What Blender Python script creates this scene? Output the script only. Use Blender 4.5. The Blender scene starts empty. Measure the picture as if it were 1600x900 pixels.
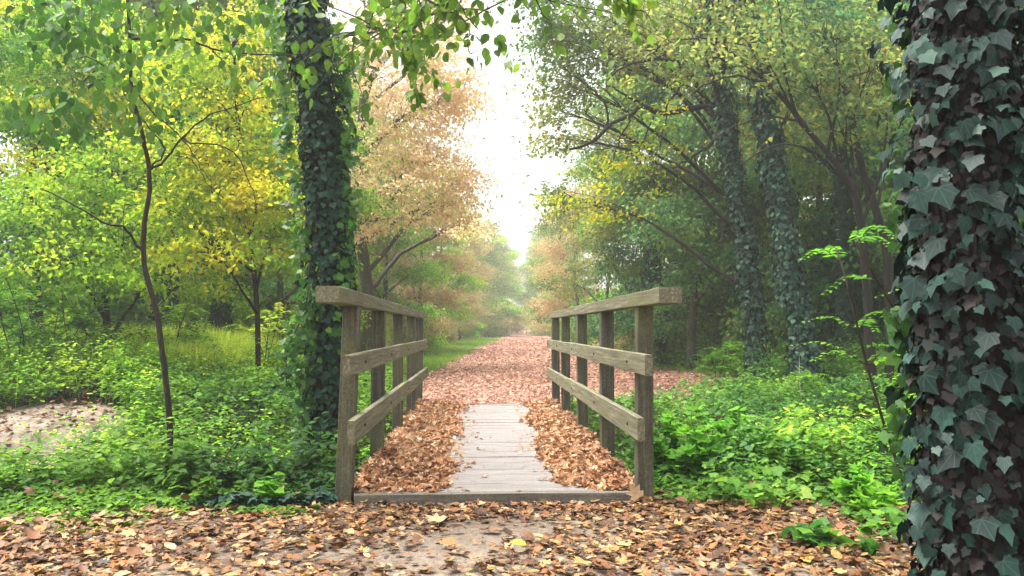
import bpy, math, random
import numpy as np
from mathutils import Vector, Matrix
R = math.radians
sc = bpy.context.scene
COL = sc.collection
rng = np.random.default_rng(11)
random.seed(5)

# ------------------------------------------------------------------ camera, world, sun, exposure
F = 1200.0; HC = 1.01
YAW = math.atan(51 / F); PITCH = math.atan(79 / F)
cam = bpy.data.objects.new('camera', bpy.data.cameras.new('camera')); COL.objects.link(cam)
cam.data.sensor_width = 36; cam.data.lens = 27; cam.data.clip_end = 2000; cam.data.clip_start = .02
cam.location = (0, 0, HC); cam.rotation_euler = (R(90) + PITCH, 0, -YAW)
sc.camera = cam
SUN_EL, SUN_AZ = 72, -70           # high, very soft overcast light
w = bpy.data.worlds.new("World"); sc.world = w; w.use_nodes = True
wn = w.node_tree.nodes; wl = w.node_tree.links
for n in list(wn): wn.remove(n)
sky = wn.new('ShaderNodeTexSky'); sky.sky_type = 'NISHITA'; sky.sun_disc = False
sky.sun_elevation = R(SUN_EL); sky.sun_rotation = R(SUN_AZ); sky.dust_density = 6; sky.air_density = 1.0
hs = wn.new('ShaderNodeHueSaturation'); hs.inputs['Saturation'].default_value = .22
bg = wn.new('ShaderNodeBackground'); bg.inputs['Strength'].default_value = .15
wo = wn.new('ShaderNodeOutputWorld')
wl.new(sky.outputs[0], hs.inputs['Color']); wl.new(hs.outputs[0], bg.inputs[0]); wl.new(bg.outputs[0], wo.inputs[0])
sl = bpy.data.lights.new('sun', 'SUN'); sl.energy = 3.2; sl.angle = R(50); sl.color = (1, .95, .87)
so = bpy.data.objects.new('sun', sl); COL.objects.link(so)
sd = Vector((math.sin(R(SUN_AZ)) * math.cos(R(SUN_EL)), math.cos(R(SUN_AZ)) * math.cos(R(SUN_EL)), math.sin(R(SUN_EL))))
so.rotation_euler = sd.to_track_quat('Z', 'Y').to_euler(); so.location = (3, 20, 30)
vs = sc.view_settings
vs.view_transform = 'Standard'; vs.look = 'None'; vs.gamma = 1; vs.use_curve_mapping = False
vs.exposure = 1.6
cy = sc.cycles
cy.max_bounces = 7; cy.diffuse_bounces = 3; cy.glossy_bounces = 2; cy.transmission_bounces = 5
cy.transparent_max_bounces = 8; cy.volume_bounces = 1; cy.caustics_reflective = False; cy.caustics_refractive = False
cy.use_adaptive_sampling = True; cy.adaptive_threshold = .02
cy.use_denoising = True

MCAM = cam.rotation_euler.to_matrix()
def P(px, py, Y):
    """world point seen in the photograph at (px,py), at forward distance Y"""
    d = MCAM @ Vector(((px - 800) / F, (450 - py) / F, -1))
    k = Y / d.y
    return np.array((d.x * k, Y, HC + d.z * k))

# ------------------------------------------------------------------ object helpers
def tag(o, label=None, cat=None, group=None, kind=None):
    if label: o['label'] = label
    if cat: o['category'] = cat
    if group: o['group'] = group
    if kind: o['kind'] = kind
    return o
def empty(name, loc, label, cat, group=None):
    o = bpy.data.objects.new(name, None); COL.objects.link(o); o.location = tuple(float(v) for v in loc); o.empty_display_size = .2
    return tag(o, label, cat, group)
class MB:
    def __init__(s): s.V = []; s.F = {}; s.n = 0; s.UV = []
    def add(s, V, *Fs, uv=None):
        V = np.asarray(V, float).reshape(-1, 3)
        s.UV.append(uv if uv is not None else np.zeros((len(V), 2)))
        for f in Fs:
            f = np.asarray(f, np.int64)
            if f.size: s.F.setdefault(f.shape[1], []).append(f + s.n)
        s.V.append(V); s.n += len(V)
        return s
    def mesh(s, name, smooth=True):
        me = bpy.data.meshes.new(name)
        V = np.concatenate(s.V).astype(np.float32)
        me.vertices.add(len(V)); me.vertices.foreach_set('co', V.ravel())
        loops, tot = [], []
        for k, L in s.F.items():
            a = np.concatenate(L); loops.append(a.ravel()); tot.append(np.full(len(a), k))
        loops = np.concatenate(loops).astype(np.int32); tot = np.concatenate(tot).astype(np.int32)
        me.loops.add(len(loops)); me.loops.foreach_set('vertex_index', loops)
        me.polygons.add(len(tot))
        st = np.zeros(len(tot), np.int32); st[1:] = np.cumsum(tot)[:-1]
        me.polygons.foreach_set('loop_start', st); me.polygons.foreach_set('loop_total', tot)
        me.polygons.foreach_set('use_smooth', np.full(len(tot), bool(smooth)))
        UV = np.concatenate(s.UV)
        if UV.any():
            ul = me.uv_layers.new(name='leaf'); ul.data.foreach_set('uv', UV[loops].astype(np.float32).ravel())
        me.update(calc_edges=True)
        return me
    def obj(s, name, mat, parent=None, smooth=True):
        me = s.mesh(name, smooth); me.materials.append(mat)
        o = bpy.data.objects.new(name, me); COL.objects.link(o)
        if parent is not None:
            o.parent = parent
            o.location = tuple(-np.array(parent.location))      # meshes are written in world coordinates
        return o
def copy_tree(o, parent=None):
    c = o.copy(); COL.objects.link(c)
    if parent is not None: c.parent = parent
    for ch in list(o.children): copy_tree(ch, c)
    return c

def tube(pts, rad, sides=8, jit=0, rg=rng):
    pts = np.asarray(pts, float); n = len(pts)
    rad = np.broadcast_to(np.asarray(rad, float), (n,))
    T = np.gradient(pts, axis=0); T /= np.linalg.norm(T, axis=1)[:, None] + 1e-9
    ref = np.array((0.13, .99, 0.05)) if abs(T[:, 1]).mean() < .8 else np.array((1., 0, 0))
    A = np.cross(T, ref); A /= np.linalg.norm(A, axis=1)[:, None] + 1e-9
    B = np.cross(T, A)
    th = np.arange(sides) * 2 * math.pi / sides
    rr = rad[:, None] * (1 + (rg.normal(0, jit, (n, sides)) if jit else 0))
    V = pts[:, None] + rr[..., None] * (np.cos(th)[None, :, None] * A[:, None] + np.sin(th)[None, :, None] * B[:, None])
    V = V.reshape(-1, 3)
    i = np.arange(n - 1)[:, None] * sides; j = np.arange(sides)[None]
    j2 = (j + 1) % sides
    Fq = np.stack((i + j, i + j2, i + sides + j2, i + sides + j), -1).reshape(-1, 4)
    V = np.concatenate((V, pts[-1:], pts[:1]))
    e = len(V) - 2
    t1 = np.stack((np.full(sides, e), (n - 1) * sides + (np.arange(sides) + 1) % sides, (n - 1) * sides + np.arange(sides))[::-1], -1)
    t2 = np.stack((np.full(sides, e + 1), (np.arange(sides) + 1) % sides, np.arange(sides)), -1)
    return V, Fq, t1, t2
def smooth_path(pts, n=24, wob=0, rg=rng):
    pts = np.asarray(pts, float)
    if len(pts) == 2: pts = np.array([pts[0], (pts[0] + pts[1]) / 2, pts[1]])
    P0 = np.vstack((2 * pts[0] - pts[1], pts, 2 * pts[-1] - pts[-2]))
    seg = len(pts) - 1; out = []
    ts = np.linspace(0, seg, n)
    for t in ts:
        i = min(int(t), seg - 1); u = t - i
        a, b, c, d = P0[i:i + 4]
        out.append(.5 * ((2 * b) + (-a + c) * u + (2 * a - 5 * b + 4 * c - d) * u * u + (-a + 3 * b - 3 * c + d) * u ** 3))
    out = np.array(out)
    if wob:
        nz = rg.normal(0, 1, (n, 3)); nz = (nz + np.roll(nz, 1, 0) + np.roll(nz, -1, 0)) / 2
        nz[0] = 0; out = out + nz * wob
    return out
def box(mb, x0, x1, y0, y1, z0, z1, ez=0., bev=.0035, wob=0.):
    """timber of a slightly uneven cut; ez = rise from y0 to y1"""
    xs = (x0, x0 + bev, x1 - bev, x1); V = []; 
    n = max(2, int((y1 - y0) / .3) + 1)
    ys = np.linspace(y0, y1, n)
    prof = [(x0 + bev, z0), (x1 - bev, z0), (x1, z0 + bev), (x1, z1 - bev), (x1 - bev, z1), (x0 + bev, z1), (x0, z1 - bev), (x0, z0 + bev)]
    for k, y in enumerate(ys):
        dz = ez * k / (n - 1); a, b = rng.normal(0, wob, 2) if wob else (0, 0)
        for (px, pz) in prof: V.append((px + a, y, pz + dz + b))
    V = np.array(V); i = np.arange(n - 1)[:, None] * 8; j = np.arange(8)[None]; j2 = (j + 1) % 8
    Fq = np.stack((i + j, i + j2, i + 8 + j2, i + 8 + j), -1).reshape(-1, 4)[:, ::-1]
    cap0 = np.arange(8)[None]; cap1 = ((n - 1) * 8 + np.arange(8))[::-1][None]
    mb.add(V, Fq, cap0, cap1)

# ------------------------------------------------------------------ leaf shapes  (x across, y to the tip, z up)
DIA = (np.array([(0, 0, 0), (-.3, .42, .07), (0, 1, -.08), (.3, .42, .07)]), [np.array([(0, 1, 2), (0, 2, 3)])])
def sym(half, mid):
    """half: right-hand outline from base to tip (excl.), mid: midrib points"""
    return half, mid
_o = [(0, 0, 0), (.22, .15, .03), (.31, .4, .05), (.22, .72, .02), (0, 1, -.08), (-.22, .72, .02), (-.31, .4, .05), (-.22, .15, .03), (0, .4, -.02), (0, .72, -.03)]
OVATE = (np.array(_o), [np.array([(0, 1, 2, 8), (8, 2, 3, 9), (0, 8, 6, 7), (8, 9, 5, 6)]), np.array([(9, 3, 4), (9, 4, 5)])])
_i = [(0, .02, 0), (.2, -.12, -.02), (.42, -.02, -.05), (.39, .17, .02), (.52, .40, -.05), (.29, .56, .02), (0, .98, -.1),
      (-.29, .56, .02), (-.52, .40, -.05), (-.39, .17, .02), (-.42, -.02, -.05), (-.2, -.12, -.02), (0, .32, -.03)]
IVY = (np.array(_i), [np.array([(12, k, (k + 1) % 12) for k in range(12)])])
_m = [(0, 0, 0), (.3, -.05, .1), (.5, .2, .12), (.3, .3, .02), (.52, .62, .15), (.2, .6, .03), (0, 1, .12), (-.2, .6, .03), (-.52, .62, .1), (-.3, .3, .02), (-.5, .2, .16), (-.3, -.05, .1), (0, .35, -.02)]
MAPLE = (np.array(_m), [np.array([(12, k, (k + 1) % 12) for k in range(12)])])
_c = [(0, 0, 0), (.25, .12, .05), (.36, .42, .11), (.25, .75, .1), (0, 1, .1), (-.25, .75, .03), (-.36, .42, .07), (-.25, .12, .03), (.02, .4, -.02), (0, .72, -.01)]
CURL = (np.array(_c), OVATE[1])

def frames(d, n):
    d = d / (np.linalg.norm(d, axis=1)[:, None] + 1e-9)
    n = n - (n * d).sum(1)[:, None] * d
    n /= np.linalg.norm(n, axis=1)[:, None] + 1e-9
    x = np.cross(d, n)
    return np.stack((x, d, n), -1)          # columns
UVON = [False]
def scatter(mb, T, pos, d, n, size, rg=rng, wvar=.2, zvar=.8):
    V, Fs = T; m = len(pos); k = len(V)
    size = np.broadcast_to(np.asarray(size, float), (m,))
    A = frames(d, n)
    s = np.stack((size * rg.uniform(1 - wvar, 1 + wvar, m), size, size * rg.uniform(1 - zvar, 1 + zvar, m)), -1)
    L = V[None] * s[:, None]
    W = np.einsum('mij,mkj->mki', A, L) + pos[:, None]
    off = (np.arange(m) * k)[:, None, None]
    mb.add(W.reshape(-1, 3), *[(f[None] + off).reshape(-1, f.shape[1]) for f in Fs], uv=np.tile(V[:, :2] + (0, 1e-4), (m, 1)) if UVON[0] else None)
def runit(n, rg=rng):
    v = rg.normal(0, 1, (n, 3)); return v / np.linalg.norm(v, axis=1)[:, None]

# ------------------------------------------------------------------ materials
def newmat(name):
    m = bpy.data.materials.new(name); m.use_nodes = True
    nt = m.node_tree; nt.nodes.clear()
    return m, nt.nodes, nt.links
def ramp(N, cols, interp='LINEAR'):
    r = N.new('ShaderNodeValToRGB'); r.color_ramp.interpolation = interp
    e = r.color_ramp.elements
    while len(e) < len(cols): e.new(.5)
    for k, c in enumerate(cols):
        if len(c) == 4: e[k].position = c[3]
        else: e[k].position = k / max(1, len(cols) - 1)
        e[k].color = (*c[:3], 1)
    return r
def leafmat(name, cols, trans=.45, rough=.58, spec=.2, nscale=.5, nmix=.6, tboost=1.5, hue_obj=0., vein=None, veincol=(.16, .26, .17)):
    m, N, L = newmat(name)
    g = N.new('ShaderNodeNewGeometry'); tc = N.new('ShaderNodeTexCoord')
    nz = N.new('ShaderNodeTexNoise'); nz.inputs['Scale'].default_value = nscale; nz.inputs['Detail'].default_value = 2
    L.new(tc.outputs['Object'], nz.inputs['Vector'])
    mr = N.new('ShaderNodeMapRange'); mr.inputs[1].default_value = .3; mr.inputs[2].default_value = .7
    L.new(nz.outputs[0], mr.inputs[0])
    mx = N.new('ShaderNodeMix'); mx.inputs[0].default_value = nmix
    L.new(g.outputs['Random Per Island'], mx.inputs[2]); L.new(mr.outputs[0], mx.inputs[3])
    r = ramp(N, cols); L.new(mx.outputs[0], r.inputs[0])
    out = r.outputs[0]
    hv = N.new('ShaderNodeHueSaturation')
    mm = N.new('ShaderNodeMapRange'); mm.inputs[3].default_value = .72; mm.inputs[4].default_value = 1.3
    r2 = N.new('ShaderNodeMath'); r2.operation = 'MULTIPLY'; r2.inputs[1].default_value = 7.31
    r3 = N.new('ShaderNodeMath'); r3.operation = 'FRACT'
    L.new(g.outputs['Random Per Island'], r2.inputs[0]); L.new(r2.outputs[0], r3.inputs[0]); L.new(r3.outputs[0], mm.inputs[0])
    L.new(mm.outputs[0], hv.inputs['Value']); L.new(out, hv.inputs['Color'])
    if hue_obj:
        oi = N.new('ShaderNodeObjectInfo'); hm = N.new('ShaderNodeMapRange')
        hm.inputs[3].default_value = .5 - hue_obj; hm.inputs[4].default_value = .5 + hue_obj * .6
        L.new(oi.outputs['Random'], hm.inputs[0]); L.new(hm.outputs[0], hv.inputs['Hue'])
    out = hv.outputs[0]
    # fine mottling across each leaf
    n2 = N.new('ShaderNodeTexNoise'); n2.inputs['Scale'].default_value = 60; L.new(tc.outputs['Object'], n2.inputs['Vector'])
    m2 = N.new('ShaderNodeMapRange'); m2.inputs[1].default_value = .3; m2.inputs[2].default_value = .7; m2.inputs[3].default_value = .78; m2.inputs[4].default_value = 1.15
    L.new(n2.outputs[0], m2.inputs[0])
    h2 = N.new('ShaderNodeHueSaturation'); L.new(m2.outputs[0], h2.inputs['Value']); L.new(out, h2.inputs['Color']); out = h2.outputs[0]
    if vein:
        uv = N.new('ShaderNodeUVMap'); uv.uv_map = 'leaf'; sx = N.new('ShaderNodeSeparateXYZ'); L.new(uv.outputs[0], sx.inputs[0])
        ab = N.new('ShaderNodeMath'); ab.operation = 'ABSOLUTE'; L.new(sx.outputs[0], ab.inputs[0]); cur = ab.outputs[0]
        for an in vein:
            ca, sa = math.cos(R(an)), math.sin(R(an))
            m_1 = N.new('ShaderNodeMath'); m_1.operation = 'MULTIPLY'; m_1.inputs[1].default_value = ca; L.new(ab.outputs[0], m_1.inputs[0])
            m_2 = N.new('ShaderNodeMath'); m_2.operation = 'MULTIPLY_ADD'; m_2.inputs[1].default_value = -sa; L.new(sx.outputs[1], m_2.inputs[0]); L.new(m_1.outputs[0], m_2.inputs[2])
            m_3 = N.new('ShaderNodeMath'); m_3.operation = 'ABSOLUTE'; L.new(m_2.outputs[0], m_3.inputs[0])
            m_4 = N.new('ShaderNodeMath'); m_4.operation = 'MINIMUM'; L.new(cur, m_4.inputs[0]); L.new(m_3.outputs[0], m_4.inputs[1]); cur = m_4.outputs[0]
        vr = N.new('ShaderNodeMapRange'); vr.inputs[1].default_value = .006; vr.inputs[2].default_value = .03; vr.inputs[3].default_value = .45; vr.inputs[4].default_value = 0
        L.new(cur, vr.inputs[0]); vx = N.new('ShaderNodeMix'); vx.data_type = 'RGBA'; vx.inputs[7].default_value = (*veincol, 1)
        L.new(vr.outputs[0], vx.inputs[0]); L.new(out, vx.inputs[6]); out = vx.outputs[2]
    b = N.new('ShaderNodeBsdfPrincipled'); b.inputs['Roughness'].default_value = rough; b.inputs['Specular IOR Level'].default_value = spec
    L.new(out, b.inputs['Base Color'])
    o = N.new('ShaderNodeOutputMaterial')
    if trans > 0:
        t = N.new('ShaderNodeBsdfTranslucent'); ht = N.new('ShaderNodeHueSaturation'); ht.inputs['Value'].default_value = tboost; ht.inputs['Saturation'].default_value = .98
        L.new(out, ht.inputs['Color']); L.new(ht.outputs[0], t.inputs[0])
        ms = N.new('ShaderNodeMixShader'); ms.inputs[0].default_value = trans
        L.new(b.outputs[0], ms.inputs[1]); L.new(t.outputs[0], ms.inputs[2]); L.new(ms.outputs[0], o.inputs[0])
    else: L.new(b.outputs[0], o.inputs[0])
    return m
def woodmat(name, c1, c2, c3, scale=(14, 14, 2), rough=.85, bump=.5, moss=None, dist=.01):
    m, N, L = newmat(name)
    tc = N.new('ShaderNodeTexCoord'); mp = N.new('ShaderNodeMapping'); mp.inputs['Scale'].default_value = scale
    L.new(tc.outputs['Object'], mp.inputs[0])
    n1 = N.new('ShaderNodeTexNoise'); n1.inputs['Scale'].default_value = 1; n1.inputs['Detail'].default_value = 8; n1.inputs['Roughness'].default_value = .65
    L.new(mp.outputs[0], n1.inputs['Vector'])
    n2 = N.new('ShaderNodeTexNoise'); n2.inputs['Scale'].default_value = 2.2; n2.inputs['Detail'].default_value = 5
    L.new(tc.outputs['Object'], n2.inputs['Vector'])
    r = ramp(N, [(*c1, .3), (*c2, .52), (*c3, .72)]); L.new(n1.outputs[0], r.inputs[0])
    col = r.outputs[0]
    if moss:
        mr = N.new('ShaderNodeMapRange'); mr.inputs[1].default_value = .42; mr.inputs[2].default_value = .68; mr.inputs[4].default_value = .75
        L.new(n2.outputs[0], mr.inputs[0])
        mx = N.new('ShaderNodeMix'); mx.data_type = 'RGBA'; mx.inputs[7].default_value = (*moss, 1)
        L.new(mr.outputs[0], mx.inputs[0]); L.new(col, mx.inputs[6]); col = mx.outputs[2]
    n3 = N.new('ShaderNodeTexNoise'); n3.inputs['Scale'].default_value = 90; n3.inputs['Detail'].default_value = 3
    L.new(tc.outputs['Object'], n3.inputs['Vector'])
    m3 = N.new('ShaderNodeMapRange'); m3.inputs[1].default_value = .3; m3.inputs[2].default_value = .7; m3.inputs[3].default_value = .65; m3.inputs[4].default_value = 1.3
    L.new(n3.outputs[0], m3.inputs[0])
    h = N.new('ShaderNodeHueSaturation'); L.new(m3.outputs[0], h.inputs['Value']); L.new(col, h.inputs['Color'])
    b = N.new('ShaderNodeBsdfPrincipled'); b.inputs['Roughness'].default_value = rough; b.inputs['Specular IOR Level'].default_value = .3
    L.new(h.outputs[0], b.inputs['Base Color'])
    bp = N.new('ShaderNodeBump'); bp.inputs['Strength'].default_value = bump; bp.inputs['Distance'].default_value = dist
    L.new(n1.outputs[0], bp.inputs['Height']); L.new(bp.outputs[0], b.inputs['Normal'])
    o = N.new('ShaderNodeOutputMaterial'); L.new(b.outputs[0], o.inputs[0])
    return m
def groundmat(name, cols, s1=.6, s2=18, bump=.6, rough=.95):
    m, N, L = newmat(name)
    tc = N.new('ShaderNodeTexCoord')
    n1 = N.new('ShaderNodeTexNoise'); n1.inputs['Scale'].default_value = s1; n1.inputs['Detail'].default_value = 6
    n2 = N.new('ShaderNodeTexNoise'); n2.inputs['Scale'].default_value = s2; n2.inputs['Detail'].default_value = 6; n2.inputs['Roughness'].default_value = .7
    for n in (n1, n2): L.new(tc.outputs['Object'], n.inputs['Vector'])
    mx = N.new('ShaderNodeMix'); mx.inputs[0].default_value = .55; L.new(n1.outputs[0], mx.inputs[2]); L.new(n2.outputs[0], mx.inputs[3])
    mr = N.new('ShaderNodeMapRange'); mr.inputs[1].default_value = .33; mr.inputs[2].default_value = .67; L.new(mx.outputs[0], mr.inputs[0])
    r = ramp(N, cols); L.new(mr.outputs[0], r.inputs[0])
    b = N.new('ShaderNodeBsdfPrincipled'); b.inputs['Roughness'].default_value = rough; b.inputs['Specular IOR Level'].default_value = .15
    L.new(r.outputs[0], b.inputs['Base Color'])
    bp = N.new('ShaderNodeBump'); bp.inputs['Strength'].default_value = bump; bp.inputs['Distance'].default_value = .03
    L.new(n2.outputs[0], bp.inputs['Height']); L.new(bp.outputs[0], b.inputs['Normal'])
    o = N.new('ShaderNodeOutputMaterial'); L.new(b.outputs[0], o.inputs[0])
    return m

M = dict(
    yellow=leafmat('leaves_yellow_green', [(.05, .16, .012), (.16, .30, .012), (.36, .42, .015), (.56, .48, .02), (.58, .36, .03)], .5, nscale=1.1, nmix=.65),
    mixed=leafmat('leaves_green_yellow', [(.03, .11, .015), (.07, .22, .015), (.22, .42, .015), (.55, .56, .02), (.68, .5, .03)], .5, nscale=1.0, nmix=.75),
    lime=leafmat('leaves_lime', [(.03, .12, .02), (.10, .29, .015), (.28, .46, .02), (.52, .54, .03)], .5, nscale=.5, hue_obj=.02),
    olive=leafmat('leaves_olive', [(.035, .10, .04), (.09, .17, .045), (.22, .26, .05), (.38, .29, .09)], .52, nscale=.5, hue_obj=.02),
    salmon=leafmat('leaves_salmon', [(.56, .58, .2), (.70, .62, .3), (.76, .56, .38), (.80, .66, .52)], .5, nscale=.5),
    russet=leafmat('leaves_russet', [(.22, .27, .07), (.40, .34, .13), (.48, .33, .17), (.42, .42, .14)], .4, nscale=.5, hue_obj=.02),
    dark=leafmat('leaves_dark', [(.02, .075, .045), (.045, .16, .06), (.13, .27, .06), (.30, .37, .06)], .5, nscale=.5, hue_obj=.02),
    fresh=leafmat('leaves_fresh', [(.05, .17, .012), (.09, .26, .015), (.15, .36, .02), (.24, .42, .02)], .5, nscale=1.5),
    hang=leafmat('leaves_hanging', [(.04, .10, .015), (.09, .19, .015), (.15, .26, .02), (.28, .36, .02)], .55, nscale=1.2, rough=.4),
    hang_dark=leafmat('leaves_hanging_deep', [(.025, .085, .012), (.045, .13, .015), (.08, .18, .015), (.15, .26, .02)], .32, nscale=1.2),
    ivy=leafmat('ivy_leaves', [(.006, .022, .016), (.011, .04, .025), (.02, .065, .034), (.04, .10, .05)], .08, rough=.6, spec=.18, nscale=3, nmix=.35),
    ivy_big=leafmat('ivy_leaves_large', [(.003, .012, .010), (.006, .022, .017), (.011, .038, .028), (.035, .085, .058)], .05, rough=.5, spec=.22, nscale=3, nmix=.2, vein=(38, 84), veincol=(.05, .10, .08)),
    ivy_green=leafmat('ivy_leaves_bright', [(.02, .09, .016), (.04, .14, .018), (.07, .19, .02), (.12, .25, .025)], .45, rough=.4, spec=.4, nscale=3, nmix=.3),
    ivy_mid=leafmat('ivy_leaves_distant', [(.005, .022, .017), (.01, .045, .03), (.025, .085, .05), (.14, .27, .18)], .1, rough=.55, spec=.3, nscale=2, nmix=.15),  # pale last stop paints the sparkle of glossy leaves into the colour
    ivy_mid_green=leafmat('ivy_leaves_mid', [(.012, .045, .014), (.025, .08, .018), (.045, .12, .02), (.09, .18, .03)], .3, nscale=3, nmix=.3),  # duller green than the bright ivy, for shoots and vine leaves
    cover=leafmat('cover_leaves', [(.015, .05, .018), (.045, .13, .015), (.13, .27, .015), (.34, .43, .03)], .42, nscale=.9, nmix=.65),
    cover_r=leafmat('cover_leaves_cool', [(.014, .055, .022), (.04, .13, .022), (.11, .26, .025), (.28, .41, .05)], .35, nscale=.9, nmix=.6),
    grass=leafmat('grass_blades', [(.14, .30, .02), (.34, .50, .03), (.56, .60, .08), (.60, .50, .14)], .5, nscale=.6, nmix=.55),
    mown=leafmat('grass_short', [(.10, .25, .018), (.18, .36, .025), (.32, .46, .05)], .45, nscale=.8),
    straw=leafmat('dry_grass', [(.35, .24, .12), (.5, .36, .2), (.42, .25, .12)], .3),
    litter=leafmat('fallen_leaves_brown', [(.015, .01, .007), (.06, .026, .012), (.15, .06, .024), (.25, .10, .032), (.09, .045, .022), (.36, .19, .055), (.27, .20, .12), (.46, .27, .035)], .12, rough=.55, spec=.3, nscale=1.2, nmix=.1, vein=(33,), veincol=(.10, .05, .03)),
    litter_p=leafmat('fallen_leaves_pink', [(.13, .065, .045), (.30, .15, .105), (.44, .25, .18), (.40, .21, .14), (.58, .42, .33)], .15, rough=.6, nscale=.7, nmix=.18),
    litter_d=leafmat('fallen_leaves_orange', [(.06, .028, .016), (.22, .10, .045), (.37, .18, .08), (.28, .13, .06), (.46, .29, .16), (.54, .42, .29)], .15, rough=.6, nscale=1.5, nmix=.12),
    ivy_dark=leafmat('ivy_leaves_dark_brown', [(.006, .004, .004), (.014, .009, .008), (.006, .016, .013), (.03, .018, .014)], .05, rough=.6, nmix=.2),  # very dark brown for the small leaves beneath the broad ivy
    bark=woodmat('bark', (.006, .005, .005), (.016, .012, .01), (.035, .027, .022), (30, 30, 6), bump=.9, dist=.02),
    bark_g=woodmat('bark_grey', (.03, .027, .02), (.07, .062, .05), (.13, .12, .1), (22, 22, 5), bump=.8, dist=.02, moss=(.05, .07, .02)),
    bark_sap=woodmat('bark_sapling', (.012, .01, .007), (.03, .022, .015), (.06, .048, .035), (60, 60, 12), bump=.6, dist=.006),
    timber=woodmat('weathered_timber', (.065, .058, .038), (.165, .15, .10), (.33, .305, .22), (75, 2.2, 60), moss=(.15, .155, .07)),
    post=woodmat('weathered_post_timber', (.035, .03, .024), (.085, .075, .058), (.19, .17, .135), (75, 75, 3), moss=(.12, .13, .06)),
    plank=woodmat('worn_deck_timber', (.10, .09, .083), (.19, .17, .16), (.27, .25, .24), (3, 70, 40), rough=.5, bump=.35),
    soil=groundmat('soil', [(.018, .014, .009), (.04, .032, .018), (.045, .055, .018), (.08, .07, .035)]),
    dead=woodmat('dead_stem_straw', (.14, .11, .08), (.26, .21, .15), (.38, .32, .24), (30, 30, 6)),
    dirt=groundmat('path_dirt', [(.06, .042, .028), (.125, .095, .07), (.19, .155, .122), (.12, .075, .05)], 1.3, 24),
    litter_ground=groundmat('leaf_mould', [(.07, .045, .03), (.19, .11, .075), (.33, .2, .145), (.42, .29, .22)], 1.0, 30),
    sand=groundmat('pale_sandy_soil', [(.06, .045, .03), (.13, .10, .075), (.23, .185, .15), (.32, .275, .24)], 2.5, 9, bump=1.),
)

# ------------------------------------------------------------------ terrain
def sstep(a, b, x):
    t = np.clip((x - a) / (b - a), 0, 1); return t * t * (3 - 2 * t)
def noise2(x, y):
    return (np.sin(1.3 * x + .7 * y) + np.sin(-.9 * x + 1.7 * y + 1.3) + np.sin(2.9 * x - 1.1 * y + .4) * .5 + np.sin(3.7 * y + 2.3 * x + 2) * .4 + np.sin(.37 * x - .29 * y) * 1.2) / 4
def pl(y):      # left edge of the far path
    return np.interp(y, [10, 14, 18, 27, 43, 90, 130, 400], [-1.2, -1.35, -1.3, -.65, .4, 3.6, 5.6, 20])
def pr(y):      # right edge (opens to the right just beyond the bridge)
    return np.interp(y, [10, 12, 14, 16, 18, 22, 28, 38, 90, 130, 400], [1.7, 3.4, 4.8, 5.4, 5.4, 4.6, 3.9, 3.9, 8.2, 11, 28])
def H(x, y):
    x = np.asarray(x, float); y = np.asarray(y, float)
    z = .018 * np.maximum(0, y - 12)
    off = np.maximum(0, np.maximum(pl(y) - x, x - pr(y))) * sstep(10.2, 12, y)
    off = off + (1 - sstep(10.2, 12, y)) * np.maximum(0, np.maximum(-1.2 - x, x - 1.6))
    near = sstep(4.7, 5.4, y)
    z = z + noise2(x, y) * .12 * sstep(.2, 2.5, off) * near
    cyc = 7.35 + .12 * x
    z = z - .85 * np.exp(-((y - cyc) / 1.35) ** 4) * sstep(40, 12, np.abs(x))
    z = z + .45 * sstep(1.5, 5, -x) * sstep(8.5, 10.5, y) * (1 - sstep(20, 40, y))
    z = z + .75 * sstep(1, 4.5, x - pr(y)) * sstep(11.5, 15, y)
    z = z + .05 * noise2(x * 3, y * 3) * sstep(.3, 1.5, off) * near + .012 * noise2(x * 2.3, y * 2.9)
    return z
def grid(xs, ys, zoff=0, mask=None):
    X, Y = np.meshgrid(xs, ys)
    V = np.stack((X, Y, H(X, Y) + zoff), -1).reshape(-1, 3)
    nx = len(xs); i = np.arange(len(ys) - 1)[:, None] * nx; j = np.arange(nx - 1)[None]
    Fq = np.stack((i + j, i + j + 1, i + nx + j + 1, i + nx + j), -1).reshape(-1, 4)
    return V, Fq
def graded(a, lo, hi, b, fine, coarse):
    L = [lo]; s = fine
    while L[0] > a: s = min(s * 1.15, coarse); L.insert(0, L[0] - s)
    L += list(np.arange(lo + fine, hi, fine)); s = fine
    while L[-1] < b: s = min(s * 1.15, coarse); L.append(L[-1] + s)
    return np.array(L)
V, Fq = grid(graded(-420, -9, 9, 420, .15, 20), graded(-60, 1, 24, 700, .15, 20))
tag(MB().add(V, Fq).obj('ground', M['soil']), kind='structure')
# the woodland path beyond the bridge, and the trodden ground this side of it
ys = np.concatenate((np.arange(9.95, 30, .25), np.arange(30, 200, 1.0)))
V = []; nx = 25
for y in ys:
    a, b = float(pl(y)), float(pr(y)); jt = .12 * math.sin(y * 2.1) + .08 * math.sin(y * 5.3)
    xs = np.linspace(a + jt, b + jt * .8, nx); zz = H(xs, np.full(nx, y)) + .022
    zz[0] -= .04; zz[-1] -= .04
    V += [(xs[k], y, zz[k]) for k in range(nx)]
i = np.arange(len(ys) - 1)[:, None] * nx; j = np.arange(nx - 1)[None]
tag(MB().add(V, np.stack((i + j, i + j + 1, i + nx + j + 1, i + nx + j), -1).reshape(-1, 4)).obj('path', M['litter_ground']), kind='structure')
xs = np.linspace(-4.5, 3.0, 60); ys = np.linspace(-3, 4.62, 60)
V, Fq = grid(xs, ys, .015)
V[:, 1] += (V[:, 1] > 4.5) * .05 * np.sin(V[:, 0] * 7) 
tag(MB().add(V, Fq).obj('path', M['dirt']), kind='structure')
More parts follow.
